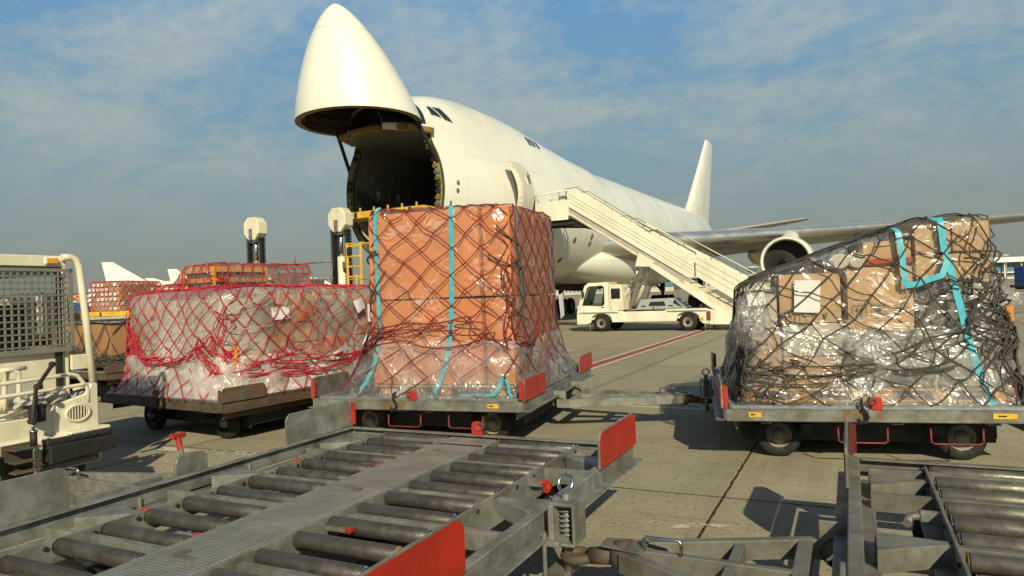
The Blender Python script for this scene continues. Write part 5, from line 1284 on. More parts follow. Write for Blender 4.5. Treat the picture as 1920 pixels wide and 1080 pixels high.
# stairs: slope in local x, treads across y
Y0, Y1 = .30, 1.75
def zn(s): return 4.92 - .655 * (s + 1.3)
def band(s0, s1, lo, hi, y0, y1, mb, cutl=True): return ext([(s0, zn(s0) + lo), (s1, zn(s1) + lo), (s1, zn(s1) + hi), (s0, zn(s0) + hi)], y0, y1, mb)
for y, nm_ in ((Y0, 1), (Y1, -1)):
    p = MB(); up = [(-1.34, 5.30), (3.55, 2.08), (3.84, 2.08), (3.84, 2.68), (3.4, 3.02), (-1.0, 6.02), (-1.34, 6.0)]
    ext(up, y - .03, y + .02, p); pn = p.build('upper_side_panel', M['white2'], ST, .008)
    for k in range(1, 4):
        d_ = MB(); t = k / 4; d_.bar((-1.3, y - .034, lerp(5.36, 5.98, t)), (3.8, y - .034, lerp(2.02, 2.66, t)), .006, .02); d_.build('panel_seam', M['seam'], pn)
    p = MB(); lw = [(3.86, 2.12), (6.3, .46), (6.75, .46), (6.75, 1.35), (1.6, 4.52), (1.6, 4.3), (3.86, 2.75)]
    yy = y + (.05 if nm_ > 0 else -.05)
    ext(lw, yy - .02, yy + .02, p); pn2 = p.build('lower_side_panel', M['white2'], ST, .008)
    for k in range(1, 4):
        d_ = MB(); t = k / 4; d_.bar((3.9, yy - .024, lerp(2.12, 3.1, t)), (6.7, yy - .024, lerp(.36, 1.36, t)), .006, .02); d_.build('panel_seam', M['seam'], pn2)
    g_ = MB(); g_.bar((3.86, y - .036, 2.1), (3.86, y - .036, 2.66), .03, .05); g_.build('panel_post', M['galv'], pn)
    s_ = MB(); band(-1.34, 3.4, -.02, .34, y + .03, y + .09, s_); s_.build('stringer', M['cardw'], ST)
    s_ = MB(); s_.bar((-1.34, y + .03, 5.02), (3.2, y + .03, 1.98), .06, .07); s_.build('stringer_flange', M['cream'], ST)
    s_ = MB(); band(3.3, 6.5, -.30, .16, y + .06, y + .11, s_); s_.build('lower_stringer', M['cream'], ST)
    r_ = MB()
    for (x0, z0, x1, z1) in ((-.95, 6.10, 2.1, 4.0), (1.2, 4.72, 3.9, 3.05), (2.4, 4.05, 6.6, 1.62)):
        r_.tube([(x0 - .55, y, z0 - .03), (x0, y, z0), (x1, y, z1), (x1 + .02, y, z1 - .08)], .016, 6)
        for q in range(1, 4):
            xx = lerp(x0, x1, q / 4); zz_ = lerp(z0, z1, q / 4); r_.tube([(xx, y, zz_), (xx, y, zz_ - .1)], .012, 5)
    r_.build('handrail', M['galvd'] if nm_ > 0 else M['galv'], ST)
hr = MB(); hr.tube([(2.9, Y1 + .1, 4.0), (6.7, Y1 + .1, 1.65)], .022, 6); hr.build('handrail', M['white2'], ST)
for k in range(24):
    s = -1.2 + .325 * k; z = zn(s)
    MB().box((s + .14, (Y0 + Y1) / 2, z), (.30, Y1 - Y0 - .24, .035)).build('tread', M['galv'], ST)
# top platform
pf = MB(); pf.box((-2.4, (Y0 + Y1) / 2, 4.86), (2.1, Y1 - Y0 + .02, .14)); pfo = pf.build('top_platform', M['galvd'], ST, .01)
for y in (Y0 - .03, Y1 + .03):
    p = MB(); ext([(-3.42, 5.42), (-3.3, 4.9), (-3.1, 4.76), (-1.37, 4.76), (-1.37, 5.60), (-3.3, 5.58)], y - .02, y + .02, p); pp = p.build('platform_panel', M['white2'], ST, .008)
    r_ = MB(); r_.tube([(-3.45, y, 5.45), (-3.15, y, 5.92), (-1.34, y, 6.0)], .035, 8); r_.build('platform_rail', M['white2'], pp)
    r_ = MB(); r_.tube([(-1.75, y, 5.6), (-1.75, y, 5.95)], .022, 6); r_.tube([(-1.42, y, 5.6), (-1.42, y, 5.98)], .03, 6); r_.build('platform_post', M['galv'], pp)
    MB().box((-1.6, y, 5.72), (.3, .03, .14)).build('control_box', M['galv'], pp, .01)
un = MB(); un.box((-1.9, (Y0 + Y1) / 2, 4.62), (1.5, Y1 - Y0 - .2, .12)); un.bar((-1.2, .5, 4.55), (-.2, .5, 4.3), .1, .14); un.bar((-2.6, .6, 4.56), (-.5, .6, 4.4), .08, .1); un.build('platform_underframe', M['dark'], ST)
bk_ = MB(); ext([(1.62, 3.16), (1.46, 2.62), (2.08, 2.58), (2.28, 2.76)], Y0 - .06, Y0 + .1, bk_); bk_.build('pivot_bracket', M['white2'], ST, .01)
bk_ = MB(); ext([(1.62, 3.16), (1.46, 2.62), (2.08, 2.58), (2.28, 2.76)], Y1 - .1, Y1 + .06, bk_); bk_.build('pivot_bracket', M['white2'], ST, .01)
for y in (Y0 - .02, Y1 + .02):
    a_ = MB(); a_.bar((2.0, y, 2.72), (5.42, y, .25), .09, .17); a_.build('support_arm', M['white2'], ST, .008)
for (x0, z0, x1, z1) in ((.56, .80, 1.56, 2.56), (1.3, 1.0, 2.0, 2.56)):
    for y in ((.5, 1.5) if x0 < 1 else (.62,)):
        m_ = MB(); m_.cyl((x0, y, z0), (lerp(x0, x1, .6), y, lerp(z0, z1, .6)), .075, n=14); cy = m_.build('lift_cylinder', M['cardw'], ST)
        MB().cyl((lerp(x0, x1, .58), y, lerp(z0, z1, .58)), (x1, y, z1), .045, n=12).build('piston_rod', M['chrome'], cy)
        MB().rev((lerp(x0, x1, .6), y, lerp(z0, z1, .6)), (x1 - x0, 0, z1 - z0), [(-.06, .07), (-.06, .1), (.03, .1), (.03, .05)], 14).build('cylinder_collar', M['galv'], cy)
tw_ = MB(); tw_.bar((1.2, 1.0, .8), (1.6, 1.0, 1.9), .6, .3, (0, 1, 0)); tw_.build('lift_tower', M['liner'], ST)
# ------------------------------------------------------------------ cream tow tractor at the left edge
TG = thing('tow_tractor', 'worn cream tow tractor with mesh guarded rear window and black rubber bumper', 'tow tractor', (-3.66, 6.18, 0), -R(26))
TW = 1.5
def yz(poly, x0, x1, mb): return mb.prism(poly, lambda u, v, q: Vector((q, u, v)), x0, x1)
bd_ = MB()
bd_.prism([(-2.6, .32), (-.02, .32), (-.02, .6), (-.12, .64), (-.28, .72), (-.62, .80), (-2.6, .82)], lambda u, v, q: Vector((u, q, v)), -TW, -.02); bd_.build('rear_body', M['cream'], TG, .02)
rs_ = MB(); yz([(-.40, .62), (-.40, .80), (-.36, .86), (-.10, .92), (-.06, 1.0), (.0, 1.0), (.0, .62)], -.14, -.09, rs_); yz([(-TW, .62), (-TW, .80), (-.40, .78), (-.40, .62)], -.14, -.09, rs_); rs_.build('rear_panel', M['cream'], TG, .008)
st_ = MB(); st_.box((-.04, -.14, .612), (.12, .36, .03)); st_.build('rear_step', M['cream'], TG, .01)
vr = MB(); vr.tube([Vector((-.08, -.19 + .10 * math.cos(k * math.pi / 16), .765 + .068 * math.sin(k * math.pi / 16))) for k in range(32)], .012, 6, closed=True); vro = vr.build('lamp_vent', M['cream'], TG)
MB().rev((-.088, -.19, .765), (1, 0, 0), [(0, .065), (.004, .06), (.004, 0)], 24).build('vent_back', M['black'], vro)
for k in range(-3, 4):
    hh = .066 * math.sqrt(max(.05, 1 - (k / 3.7) ** 2)); MB().bar((-.076, -.19 + .025 * k, .765 - hh), (-.076, -.19 + .025 * k, .765 + hh), .008, .008, (1, 0, 0)).build('vent_slat', M['cream'], vro)
for k in range(5): MB().box((-.082, -.225 + .018 * k, .765), (.006, .006, .006)).build('red_diode', M['orange'], vro)
bu = MB(); bu.box((.03, -.26, .575), (.08, .56, .05)); yz([(-.54, .40), (.03, .43), (.045, .53), (.02, .55), (-.54, .555)], -.01, .11, bu); bu.build('rubber_bumper', M['black'], TG, .012)
bu = MB(); yz([(-1.44, .37), (-.9, .40), (-.9, .55), (-1.44, .55)], -.01, .11, bu); bu.box((.03, -1.2, .575), (.08, .56, .05)); bu.build('rubber_bumper', M['black'], TG, .012)
for k in range(6): MB().rev((.065, -.5 + .09 * k, .578), (1, 0, 0), [(0, .012), (.008, .010), (.01, 0)], 8).build('bolt', M['dark'], TG)
sk = MB(); sk.box((-.06, -.30, .36), (.1, .5, .06)); sk.build('under_lip', M['galvd'], TG, .01)
# hitch tower
ht = MB()
for z in (.58, .48, .40, .325): ht.box((.06, -.72, z), (.16, .20, .016))
ht.box((-.015, -.72, .45), (.02, .24, .32)); ht.build('hitch_rack', M['rust'], TG, .004)
pn_ = MB(); pn_.cyl((.10, -.66, .30), (.10, -.66, .74), .014, n=10); pno = pn_.build('hitch_pin', M['chrome'], TG)
MB().cyl((.10, -.66, .58), (.10, -.66, .70), .026, n=12).build('pin_sleeve', M['dark'], pno); MB().rev((.10, -.66, .70), (0, 0, 1), [(0, .026), (.0, .035), (.012, .035), (.012, 0)], 12).build('pin_collar', M['chrome'], pno)
MB().cyl((.12, -.66, .30), (.12, -.66, .345), .055, n=16).build('pin_cap', surf('red_white_cap', (.55, .5, .42), .5, 0, .1, 5, (.55, .05, .03), .95, 9), pno)
lv = MB(); lv.bar((.10, -.66, .76), (.08, -.63, .80), .03, .03); lv.bar((.09, -.655, .78), (.05, -.60, 1.06), .022, .035); lv.bar((.05, -.60, 1.04), (.03, -.46, 1.21), .02, .03); lv.rev((.03, -.46, 1.215), (1, 0, 0), [(-.012, 0), (-.012, .026), (.012, .026), (.012, 0)], 12)
for y, z in ((-.655, .78), (-.60, 1.05)): lv.rev((.075, y, z), (1, 0, 0), [(-.03, 0), (-.03, .024), (.03, .024), (.03, 0)], 12)
lv.build('hitch_lever', M['dark'], TG, .004)
cu = MB(); cu.cyl((-.02, -.56, .76), (-.02, -.56, .88), .06, .064, 18); cu.rev((-.02, -.56, .875), (0, 0, 1), [(0, .068), (.02, .068), (.02, .058)], 18); cu.box((-.02, -.62, .89), (.03, .1, .02)); cu.build('black_canister', M['black'], TG)
# low guard rails over the rear deck
gr = MB()
for z, ye in ((1.09, -.17), (.985, -.09)):
    pts = [(-.1, -1.45, z - .02), (-.1, -.8, z), (-.1, ye - .06, z + .015)]
    if z > 1: pts += [(-.1, ye - .01, z), (-.1, -.10, .99), (-.1, -.085, .95), (-.1, -.085, .84)]
    else: pts += [(-.1, -.10, z + .012)]
    gr.tube(pts, .017, 8)
gr.build('deck_rail', M['cream'], TG)
for y in (-.75, -.64):
    tr_ = MB(); tr_.tube([(-.40, y, .82), (-.36, y + .01, .95), (-.33, y + .03, 1.16), (-.30, y + .05, 1.18), (-.30, y + .10, 1.16), (-.34, y + .12, .95), (-.36, y + .13, .82)], .02, 6); tr_.build('seat_bracket', M['cream'], TG)
tr_ = MB(); tr_.tube([(-.3, -.72, 1.18), (-.3, -.48, 1.185)], .018, 8); tr_.build('bracket_bar', M['cream'], TG)
for i, (y, z, r) in enumerate(((-.48, .86, .07), (-.36, .87, .09), (-.26, .86, .08), (-.17, .87, .085), (-.42, .90, .06), (-.30, .91, .07), (-.12, .86, .06))):
    tb = MB(); tb.tube([Vector((-.3 + .12 * math.cos(k * math.pi / 8), y + r * math.cos(k * math.pi / 8 + i), z + .03 * math.sin(k * math.pi / 8 * 2 + i) + .02)) for k in range(16)], .028, 6, closed=True); o = tb.build('coiled_hose', M['cardw'] if i % 3 else M['greyveh'], TG)
# cab
CX = -.62; CT = 2.17
def bx_(mb, y0, y1, z0, z1, x0=CX - .05, x1=CX): mb.box(((x0 + x1) / 2, (y0 + y1) / 2, (z0 + z1) / 2), (x1 - x0, y1 - y0, z1 - z0)); return mb
cw = MB()
bx_(cw, -TW, .08, 2.065, CT); bx_(cw, .035, .08, .82, 2.065); bx_(cw, -TW, -TW + .06, .82, 2.065); bx_(cw, -TW + .06, .035, .82, 1.30)
# side walls and roof
bx_(cw, .05, .08, .82, 1.3, -1.9, CX - .05); bx_(cw, .05, .08, 2.0, CT, -1.9, CX - .05); bx_(cw, .05, .08, 1.3, 2.0, -1.9, -1.82); bx_(cw, -TW, -TW + .03, .82, 1.3, -1.9, CX - .05); bx_(cw, -TW, -TW + .03, 2.0, CT, -1.9, CX - .05)
bx_(cw, -TW + .03, .05, CT - .04, CT, -1.9, CX - .05); bx_(cw, -TW + .03, .05, .82, 1.3, -1.95, -1.9)
cabo = cw.build('cab', M['cream'], TG, .01)
bl = MB(); bx_(bl, -TW + .06, .03, 2.035, 2.065, CX - .04, CX - .012); bx_(bl, .0, .034, 1.30, 2.04, CX - .045, CX - .014); bx_(bl, -.62, -.48, 1.3, 2.04, CX - .9, CX - .8); bl.build('window_frame', M['black'], cabo)
gl2 = MB(); gl2.add([Vector((CX - .03, -TW + .06, 1.30)), Vector((CX - .03, .0, 1.30)), Vector((CX - .03, .0, 2.035)), Vector((CX - .03, -TW + .06, 2.035))], [(0, 1, 2, 3)]); gl2.build('rear_window', M['glass'], cabo)
gl2 = MB(); gl2.add([Vector((-1.9, -TW + .03, 1.30)), Vector((-1.9, .05, 1.30)), Vector((-1.9, .05, 2.1)), Vector((-1.9, -TW + .03, 2.1))], [(0, 1, 2, 3)]); gl2.build('windscreen', M['glass'], cabo)
# mesh guard
mg = MB(); gx = CX + .045
y0, y1, z0, z1 = -TW + .02, .10, 1.28, 2.05
for (a, b_, c_, d_) in ((y0, y1, z1 - .03, z1), (y0, y1, z0, z0 + .045), (y1 - .03, y1, z0, z1), (y0, y0 + .03, z0, z1)): mg.box((gx, (a + b_) / 2, (c_ + d_) / 2), (.022, b_ - a, d_ - c_))
p_ = .0575
k = 1
while y1 - .03 - p_ * k > y0 + .03: mg.box((gx, y1 - .015 - p_ * k, (z0 + z1) / 2), (.012, .013, z1 - z0 - .04)); k += 1
k = 1
while z1 - .015 - p_ * k > z0 + .03: mg.box((gx + .001, (y0 + y1) / 2, z1 - .015 - p_ * k), (.010, y1 - y0 - .04, .013)); k += 1
mg.build('window_guard', M['greymesh'], TG)
pb = MB(); pb.box((CX + .012, -.42, .99), (.02, .46, .18)); pb.build('rear_hatch', surf('grey_hatch', (.42, .41, .36), .5), TG, .006)
lm = MB(); lm.box((CX + .012, -.07, 2.12), (.03, .12, .075)); lmo = lm.build('lamp_housing', M['paper'], TG, .015); MB().box((CX + .03, -.07, 2.12), (.02, .10, .055)).build('amber_lens', M['amber'], lmo, .006)
rb_ = MB(); rb_.tube([(CX + .03, .02, 2.155), (CX + .03, .09, 2.16), (CX + .04, .135, 2.14), (CX + .05, .165, 2.07), (CX + .07, .20, 1.6), (CX + .10, .235, .92)], .032, 12); rbo_ = rb_.build('roll_bar', M['cream'], TG)
MB().box((CX + .05, .14, 1.17), (.03, .16, .14)).build('bar_bracket', M['cream'], rbo_, .005); MB().tube([(CX + .08, .06, .93), (CX + .10, .22, .95)], .025, 8).build('bar_foot', M['cream'], rbo_)
# inside the cab
ins = MB(); ins.box((-1.1, -.35, 1.15), (.5, .5, .25)); ins.box((-.9, -.35, 1.45), (.12, .46, .55)); ins.build('seat', M['seat'], TG, .05)
ins = MB(); ins.box((-1.7, -.7, 1.25), (.3, 1.4, .3)); ins.build('dashboard', M['black'], TG, .03)
ins = MB(); ins.tube([Vector((-1.5, -.35 + .2 * math.cos(k * .524), 1.5 + .2 * math.sin(k * .524))) for k in range(12)], .016, 6, closed=True); ins.build('steering_wheel', M['black'], TG)
ins = MB(); ins.box((-1.85, -.72, 1.62), (.04, .16, .22)); ins.build('mirror', M['black'], TG, .02)
ins = MB(); ins.box((-1.2, -.02, 1.05), (1.2, .06, .5)); ins.box((-1.88, -.72, 1.06), (.04, 1.4, .45)); ins.build('inner_wall', M['dark'], TG)
ty = MB()
for x in (-.55, -2.2):
    for y in (-.12, -TW + .12):
        t, r = MB(), MB(); wheel(t, r, (x, y, .34), (0, 1, 0), .34, .22); w_ = t.build('wheel', M['tyre'], TG); r.build('rim', M['rim'], w_)
fb = MB(); fb.box((-2.6, -TW / 2, .7), (1.1, TW, .62)); fb.box((-1.6, -TW / 2, .6), (1.2, TW - .1, .5)); fb.build('front_body', M['cream'], TG, .03)
# coupling lever with a red tee handle standing on the foreground dolly's drawbar side
FGD = [o for o in bpy.data.objects if o.get('label', '').startswith('empty grey roller dolly')][0]
lv = MB(); lv.prism(plate_poly(.26, .17), lambda u, v, q: Vector((-1.345 + q, -.13 + u, .48 + v)), -.012, .012); lvo = lv.build('brake_plate', M['galv'], FGD, .004)
h_ = MB(); h_.bar((-1.40, .0, .52), (-1.455, -.008, .74), .028, .028); ho = h_.build('brake_lever', M['galv'], lvo, .004)
h_ = MB(); h_.bar((-1.44, -.005, .66), (-1.46, -.008, .75), .036, .036); h_.bar((-1.46, -.065, .76), (-1.46, .05, .76), .034, .034); h_.build('tee_handle', M['red'], ho, .006)
# ------------------------------------------------------------------ distant things
def px_at(x, y, D):            # helper used while laying the airfield out: bearing and height at a distance
    u = (x - 960) / 1300; w = (540 - y) / 1300
    r = u * math.cos(PH) + w * math.sin(PH); q = -u * math.sin(PH) + w * math.cos(PH)
    return (r * D, D, CAMH + (q + .010) * D)
# transporter with its own row of loads, left background
TR = thing('cargo_transporter', 'long yellow edged cargo transporter in left background carrying netted loads', 'transporter', (-21.4, 40, 0), R(2))
b = MB(); b.box((0, 0, 1.42), (12, 3.0, .26)); b.build('deck_edge', M['yellow'], TR, .02); b = MB(); b.box((0, -.05, 1.08), (11.6, 2.9, .4)); b.build('grey_side', M['greyveh'], TR, .04); b = MB(); b.box((0, 0, .7), (11, 2.2, .4)); b.build('chassis', M['dark'], TR)
for x in (-4.6, -3.2, 3.2, 4.6):
    for y in (-1.25, 1.25):
        t, r = MB(), MB(); wheel(t, r, (x, y, .45), (0, 1, 0), .45, .35); w_ = t.build('wheel', M['tyre'], TR); r.build('rim', M['rim'], w_)
for x in (-4, -1.5, 1, 3.5): b = MB(); b.box((x, -1.52, 1.42), (.08, .04, .2)); b.build('deck_stop', M['black'], TR)
def far_load(label, loc, rz, w, l, h, kind, ropem, seed, nf=7, ns=8, taper=.0):
    t = thing('cargo_pallet', label, 'cargo load', loc, rz, 'netted air cargo pallets')
    base_sheet(t, w, l)
    rng = random.Random(seed)
    nx, nzz = (7, 6) if kind == 'bricks' else ((5, 4) if kind == 'labels' else (3, 3))
    for i in range(nx):
        for j in range(nzz):
            x0 = lerp(-w / 2 + .06, w / 2 - .06, i / nx); x1 = lerp(-w / 2 + .06, w / 2 - .06, (i + 1) / nx); z0 = lerp(0, h, j / nzz); z1 = lerp(0, h, (j + 1) / nzz)
            mt = {'bricks': rng.choice(['card', 'card', 'cardw']), 'labels': 'cardw', 'mixed': rng.choice(['paper', 'cardo', 'cardw', 'orange', 'paper']), 'tarp': 'blue'}[kind]
            o = carton('carton', M[mt], t, x0 + .01, x1 - .01, -l / 2 + .06 + rng.uniform(0, .05), l / 2 - .06, z0 + .005, z1 - .005, .03 if kind != 'mixed' else .07, seed=seed + i * 9 + j)
            if kind in ('bricks', 'labels') and (kind == 'labels' or rng.random() < .6): sheet_of_paper(o, (x0 + x1) / 2, -l / 2 + .0, (z0 + z1) / 2, (x1 - x0) * .62, (z1 - z0) * .6, curl=0)
    if kind == 'bricks':
        for i in range(6):
            for j in range(6):
                if rng.random() < .4: sheet_of_paper(t, w / 2 - .02, lerp(-l / 2 + .3, l / 2 - .3, i / 5), lerp(.15, h - .15, j / 5), .2, .16, curl=0, ax='x')
    H_ = Hull((-w / 2, w / 2, -l / 2, l / 2), (-w / 2 + .03, w / 2 - .03, -l / 2 + .03, l / 2 - .03), h + .02, 4, .14, .02, seed)
    fm = MB(); H_.skin(fm, 70, 20, .02, .03, 3, seed=seed); fm.build('plastic_wrap', M['film'] if kind != 'tarp' else M['blue'], t)
    nm = MB(); H_.net(nm, nf, ns, [i * .125 for i in range(8)] + [.99, 1.2, 1.45, 1.7], .013, seed, .25, .02, .045, 4, 2); nm.build('cargo_net', M[ropem], t)
    return t
ZT_ = 1.57
p = px_at(232, 583, 40)
far_load('pale boxed load with red net on the yellow transporter, tallest load at far left', (p[0], 40.3, ZT_), R(-22), 2.44, 3.0, 1.62, 'bricks', 'ropered', 201, 8, 9)
p = px_at(155, 583, 40); far_load('low load under a bright blue tarpaulin beside the tug roll bar', (p[0], 40.4, ZT_), R(-4), 1.75, 2.4, .48, 'tarp', 'ropegrey', 202, 5, 6)
for x_, y_, D, lab, kind, w, h in ((180, 583, 44, 'orange and white wrapped load behind the blue tarpaulin load', 'mixed', 2.2, 1.05), (75, 597, 36, 'load of white labelled boxes seen through the tug guard', 'labels', 1.75, 1.5), (12, 600, 34, 'pale wrapped load seen through the left end of the tug guard', 'mixed', 1.9, 1.3)):
    p = px_at(x_, y_, D); far_load(lab, (p[0], D, max(.5, p[2] if D > 40 else .55)), R(3), w, 2.4, h if D > 40 else h + .5, kind, 'ropegrey', 210 + x_, 5, 6)
    if D <= 40 or D > 43:
        copy_tree(bd, {44: 'dark dolly beneath the orange and white wrapped load', 36: 'dark dolly beneath the white labelled boxes', 34: 'dark dolly beneath the pale wrapped load'}[D], (p[0], D, (max(.5, p[2]) - .55) if D > 40 else 0), R(3)) if D < 40 else None
    if D > 40:
        s_ = thing('cargo_transporter', 'second flat transporter behind the yellow edged one', 'transporter', (p[0], D, 0), R(2)); hh = max(.5, p[2])
        q_ = MB(); q_.box((0, 0, hh - .18), (6, 2.8, .3)); q_.build('deck_edge', M['yellow'], s_, .02); q_ = MB(); q_.box((0, 0, hh - .55), (5.4, 2.2, .42)); q_.build('chassis', M['dark'], s_)
        for xx in (-2, 2):
            for yy in (-1.1, 1.1):
                t, r = MB(), MB(); wheel(t, r, (xx, yy, .4), (0, 1, 0), .4, .3); w_ = t.build('wheel', M['tyre'], s_); r.build('rim', M['rim'], w_)
# parked aircraft
def parked(label, fin_top, D, rz, L=34, rad=1.95, zc=3.6, fin=(6.2, 5.2, 2.2), windows=22):
    """fin_top = pixel bearing of the fin's top trailing corner; nose points along +x"""
    P = px_at(*fin_top, D); t = thing('parked_aircraft', label, 'aircraft', (P[0], D, 0), rz, 'white aircraft parked in the distance')
    prof = [(-2.0, .12, zc + rad * .75), (0, rad * .35, zc + rad * .55), (3, rad * .7, zc + rad * .28), (7, rad * .97, zc + .03), (10, rad, zc), (L - 8, rad, zc), (L - 5, rad * .93, zc), (L - 2.5, rad * .72, zc - rad * .1), (L - .8, rad * .38, zc - rad * .25), (L, .05, zc - rad * .3)]
    mb = MB(); mb.grid(24, len(prof) - 1, lambda u, v: Vector((prof[round(v * (len(prof) - 1))][0], prof[round(v * (len(prof) - 1))][1] * math.cos(2 * math.pi * u), prof[round(v * (len(prof) - 1))][2] + prof[round(v * (len(prof) - 1))][1] * math.sin(2 * math.pi * u))), closeu=True)
    mb.build('fuselage', M['hazewhite'], t)
    top = P[2]; zb = zc + rad * .7
    c1, c0 = fin[2], fin[0]; sw_ = fin[1]
    fb = MB(); fb.prism([(0, top), (c1, top), (sw_ + c0 * .75, zb), (1.2, zb)], lambda u, v, q: Vector((u, q, v)), -.18, .18); fb.build('tail_fin', M['hazewhite'], t, .05)
    for s in (-1, 1):
        w = MB(); w.prism([(1, .6), (4.6, .6), (2.2, 6), (.8, 6)], lambda u, v, q, s=s: Vector((u, s * v, zc + .75 + q + v * .09)), -.09, .09); w.build('tailplane', M['hazewhite'], t)
        w = MB(); w.prism([(12, 1.2), (19, 1.2), (11.5, 16), (9.8, 16)], lambda u, v, q, s=s: Vector((u, s * v, zc - .95 + q + v * .08)), -.18, .18); w.build('wing', M['hazewhite'], t)
        e = MB(); e.rev((18.2, s * 5.4, zc - 1.75), (-1, 0, 0), [(0, .75), (.2, .95), (1.6, .95), (3.2, .6), (3.3, .1)], 16); e.build('engine', M['hazewhite'], t)
    for k in range(windows):
        x = 9 + (L - 17) * k / max(1, windows)
        MB().box((x, -rad * .985, zc + .45), (.32, .06, .42)).build('cabin_window', M['hazeglass'], t)
    for x, s in ((L - 6, 0), (14, -2.2), (14, 2.2)):
        g_ = MB(); g_.cyl((x, s, .5), (x, s, zc - rad * .8), .14, n=8); o = g_.build('landing_gear', M['dark'], t); w2 = MB(); r2 = MB(); wheel(w2, r2, (x, s, .5), (0, 1, 0), .5, .5); w2.build('wheel', M['tyre'], o)
    return t
parked('parked white jet whose tall tail rises behind the pale boxed load', (190, 492), 130, R(8), fin=(8.2, 4.6, 1.9))
parked('parked white airliner with a window row and the smallest tail, between the other tails', (271, 522), 150, R(6), L=40, rad=1.9, zc=5.6, fin=(4.6, 2.2, 1.7), windows=26)
parked('parked white jet whose tail stands just left of the red netted crate load', (314, 505), 165, R(10), fin=(7, 3.6, 2.0))
wt = px_at(101, 563, 120)
# buildings on the horizon
def bld(name, label, loc, rz=0): return thing(name, label, 'building', loc, rz)
TB = bld('terminal_building', 'long low airport terminal with white flat roof and blue glass at right horizon', (0, 470, 0), R(1.5))
x0, x1 = 285, 470
def bx(mb, a, b_, y0, y1, z0, z1): return mb.box(((a + b_) / 2, (y0 + y1) / 2, (z0 + z1) / 2), (b_ - a, y1 - y0, z1 - z0))
b = MB(); bx(b, x0 + 4, x1, 1, 30, 0, 11.6); b.build('wall', M['hazeglass'], TB)
b = MB(); bx(b, x0, x1, -5, 32, 11.6, 13.2); bx(b, x0 + 30, x1, 4, 28, 13.2, 15.2); b.build('roof', M['hazewhite'], TB); b = MB(); bx(b, x0, x1, -1, 1.0, 4.2, 5.0); b.build('floor_band', M['hazewhite'], TB); b = MB(); bx(b, x0, x1, -2, 1.0, 0, 1.6); b.build('plinth', M['hazebeige'], TB)
for k in range(15): b = MB(); bx(b, x0 + 6 + 12 * k, x0 + 6.7 + 12 * k, -2, -1.2, 0, 11.6); b.build('column', M['hazewhite'], TB)
for k in range(6): b = MB(); bx(b, x0 + 20 + 28 * k, x0 + 24 + 28 * k, .4, 1.0, 1.6, 10); b.build('glass_bay', surf('bright_blue_glass', (.05, .22, .36), .3), TB)
T2 = bld('concourse_building', 'blue glazed concourse seen beneath the aircraft belly behind the stairs truck', (0, 520, 0), R(1))
b = MB(); bx(b, 95, 215, 0, 20, 0, 9.2); b.build('wall', M['hazeglass'], T2); b = MB(); bx(b, 92, 218, -3, 22, 9.2, 10.6); b.build('roof', M['hazeroof'], T2); b = MB(); bx(b, 92, 218, -1.5, 0, 0, 3.2); b.build('ground_floor', M['hazebeige'], T2)
for k in range(10): b = MB(); bx(b, 98 + 12 * k, 98.7 + 12 * k, -.8, 0, 3.2, 9.2); b.build('mullion', M['hazewhite'], T2)
for i, (xa, xb, h, lab) in enumerate(((26, 36, 10, 'beige block left of the two seen under the aircraft nose'), (38, 54, 8, 'wider beige block seen under the aircraft nose behind the gear'), (58, 88, 5.5, 'low beige shed behind the stairs truck cab'))):
    q = bld('airfield_block', lab, (0, 500 + 10 * i, 0)); b = MB(); bx(b, xa, xb, 0, 14, 0, h); b.build('wall', M['hazebeige'], q); b = MB(); bx(b, xa - .4, xb + .4, -.4, 14.4, h, h + .6); b.build('roof', M['hazeroof'], q)
    n_ = int((xb - xa) / 3)
    for k in range(n_):
        for z in ([2, 5.2] if h > 7 else [2]): b = MB(); bx(b, xa + 1 + 3 * k, xa + 2.6 + 3 * k, -.08, 0, z, z + 1.7); b.build('window', M['hazeglass'], q)
tw = px_at(1410, 500, 620); CT_ = thing('control_tower', 'small distant control tower with flared blue cab under the wing', 'tower', (tw[0], 620, 0))
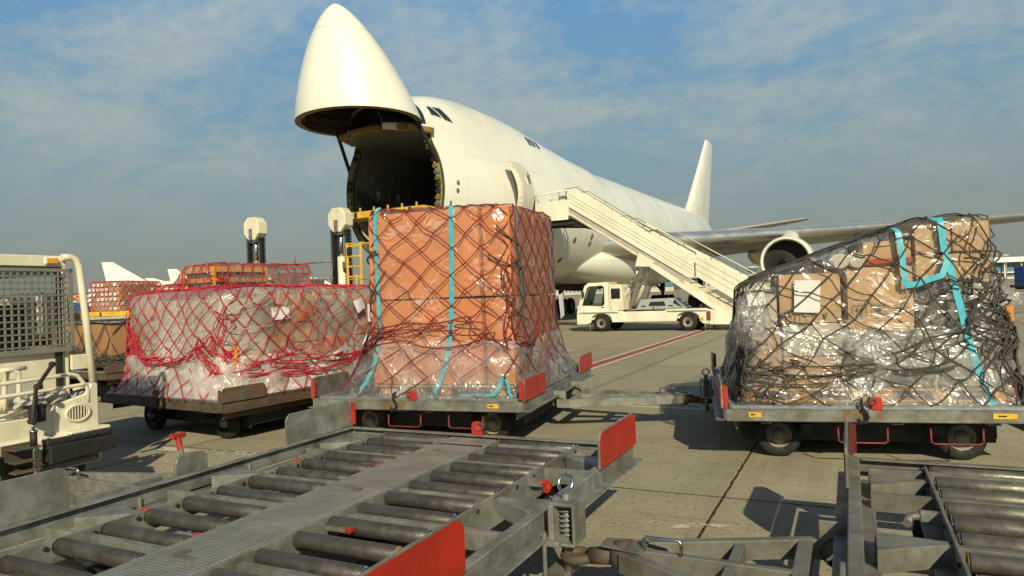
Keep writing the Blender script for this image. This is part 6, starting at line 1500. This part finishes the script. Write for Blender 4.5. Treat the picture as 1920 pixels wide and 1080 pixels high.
zt = tw[2]; b = MB(); b.rev((0, 0, 0), (0, 0, 1), [(0, 2.6), (zt - 5, 2.2), (zt - 4.4, 3.6)], 16); b.build('shaft', M['hazebeige'], CT_); b = MB(); b.rev((0, 0, zt - 4.3), (0, 0, 1), [(0, 3.7), (3.4, 5.0)], 16); b.build('cab_glass', M['hazeglass'], CT_); b = MB(); b.rev((0, 0, zt - .9), (0, 0, 1), [(0, 5.4), (.6, 5.5), (.9, 0)], 16); b.build('roof', M['hazewhite'], CT_)
for i, (x_, D) in enumerate(((1886, 430),)):
    q = px_at(x_, 478, D); lp_ = thing('floodlight_mast', 'thin grey floodlight mast in front of the terminal at right edge', 'light mast', (q[0], D, 0)); b = MB(); b.cyl((0, 0, 0), (0, 0, q[2]), .28, .16, 8); b.build('pole', M['hazeroof'], lp_); b = MB(); b.box((0, 0, q[2]), (3.4, .5, .9)); b.build('lamp_head', M['hazebeige'], lp_)
# grass strip, hedge line
g_ = MB(); g_.add([(-1200, 395, .01), (1200, 395, .01), (1200, 440, .01), (-1200, 440, .01)], [(0, 1, 2, 3)]); struct(g_.build('grass_verge', M['grassy']))
hm = MB(); rng = random.Random(5)
for k in range(120):
    x = -1000 + 2000 * k / 119; hm.rev((x, 1500 + rng.uniform(-60, 60), -.2), (0, 0, 1), [(0, rng.uniform(12, 22)), (rng.uniform(4, 8), rng.uniform(9, 16)), (rng.uniform(9, 14), rng.uniform(1, 6))], 9)
o = hm.build('distant_tree_line', surf('hazy_trees', (.15, .18, .155), .9, 0, .2, .02)); o['kind'] = 'stuff'  # tree colour greyed with painted distance haze
# cone and covered dolly at the right edge
q = px_at(1900, 553, 62)
cn_ = thing('traffic_cone', 'small orange traffic cone with white band at the right edge', 'traffic cone', (q[0], 62, 0))
MB().box((0, 0, .02), (.42, .42, .04)).build('base', M['orange'], cn_, .01); b = MB(); b.rev((0, 0, .04), (0, 0, 1), [(0, .17), (.6, .04), (.62, 0)], 16); k_ = b.build('cone', M['orange'], cn_); b = MB(); b.rev((0, 0, .28), (0, 0, 1), [(0, .116), (.13, .088)], 16); b.build('reflective_band', M['paper'], k_)
q = px_at(1921, 545, 78)
bt = far_load('tall load under dark blue tarpaulin cut off by the right edge', (q[0] + .9, 78, .56), R(6), 2.3, 2.6, 2.2, 'tarp', 'ropegrey', 240, 4, 5)
copy_tree(bd, 'dark dolly beneath the blue covered load at the right edge', (q[0] + .9, 78, 0), R(6))
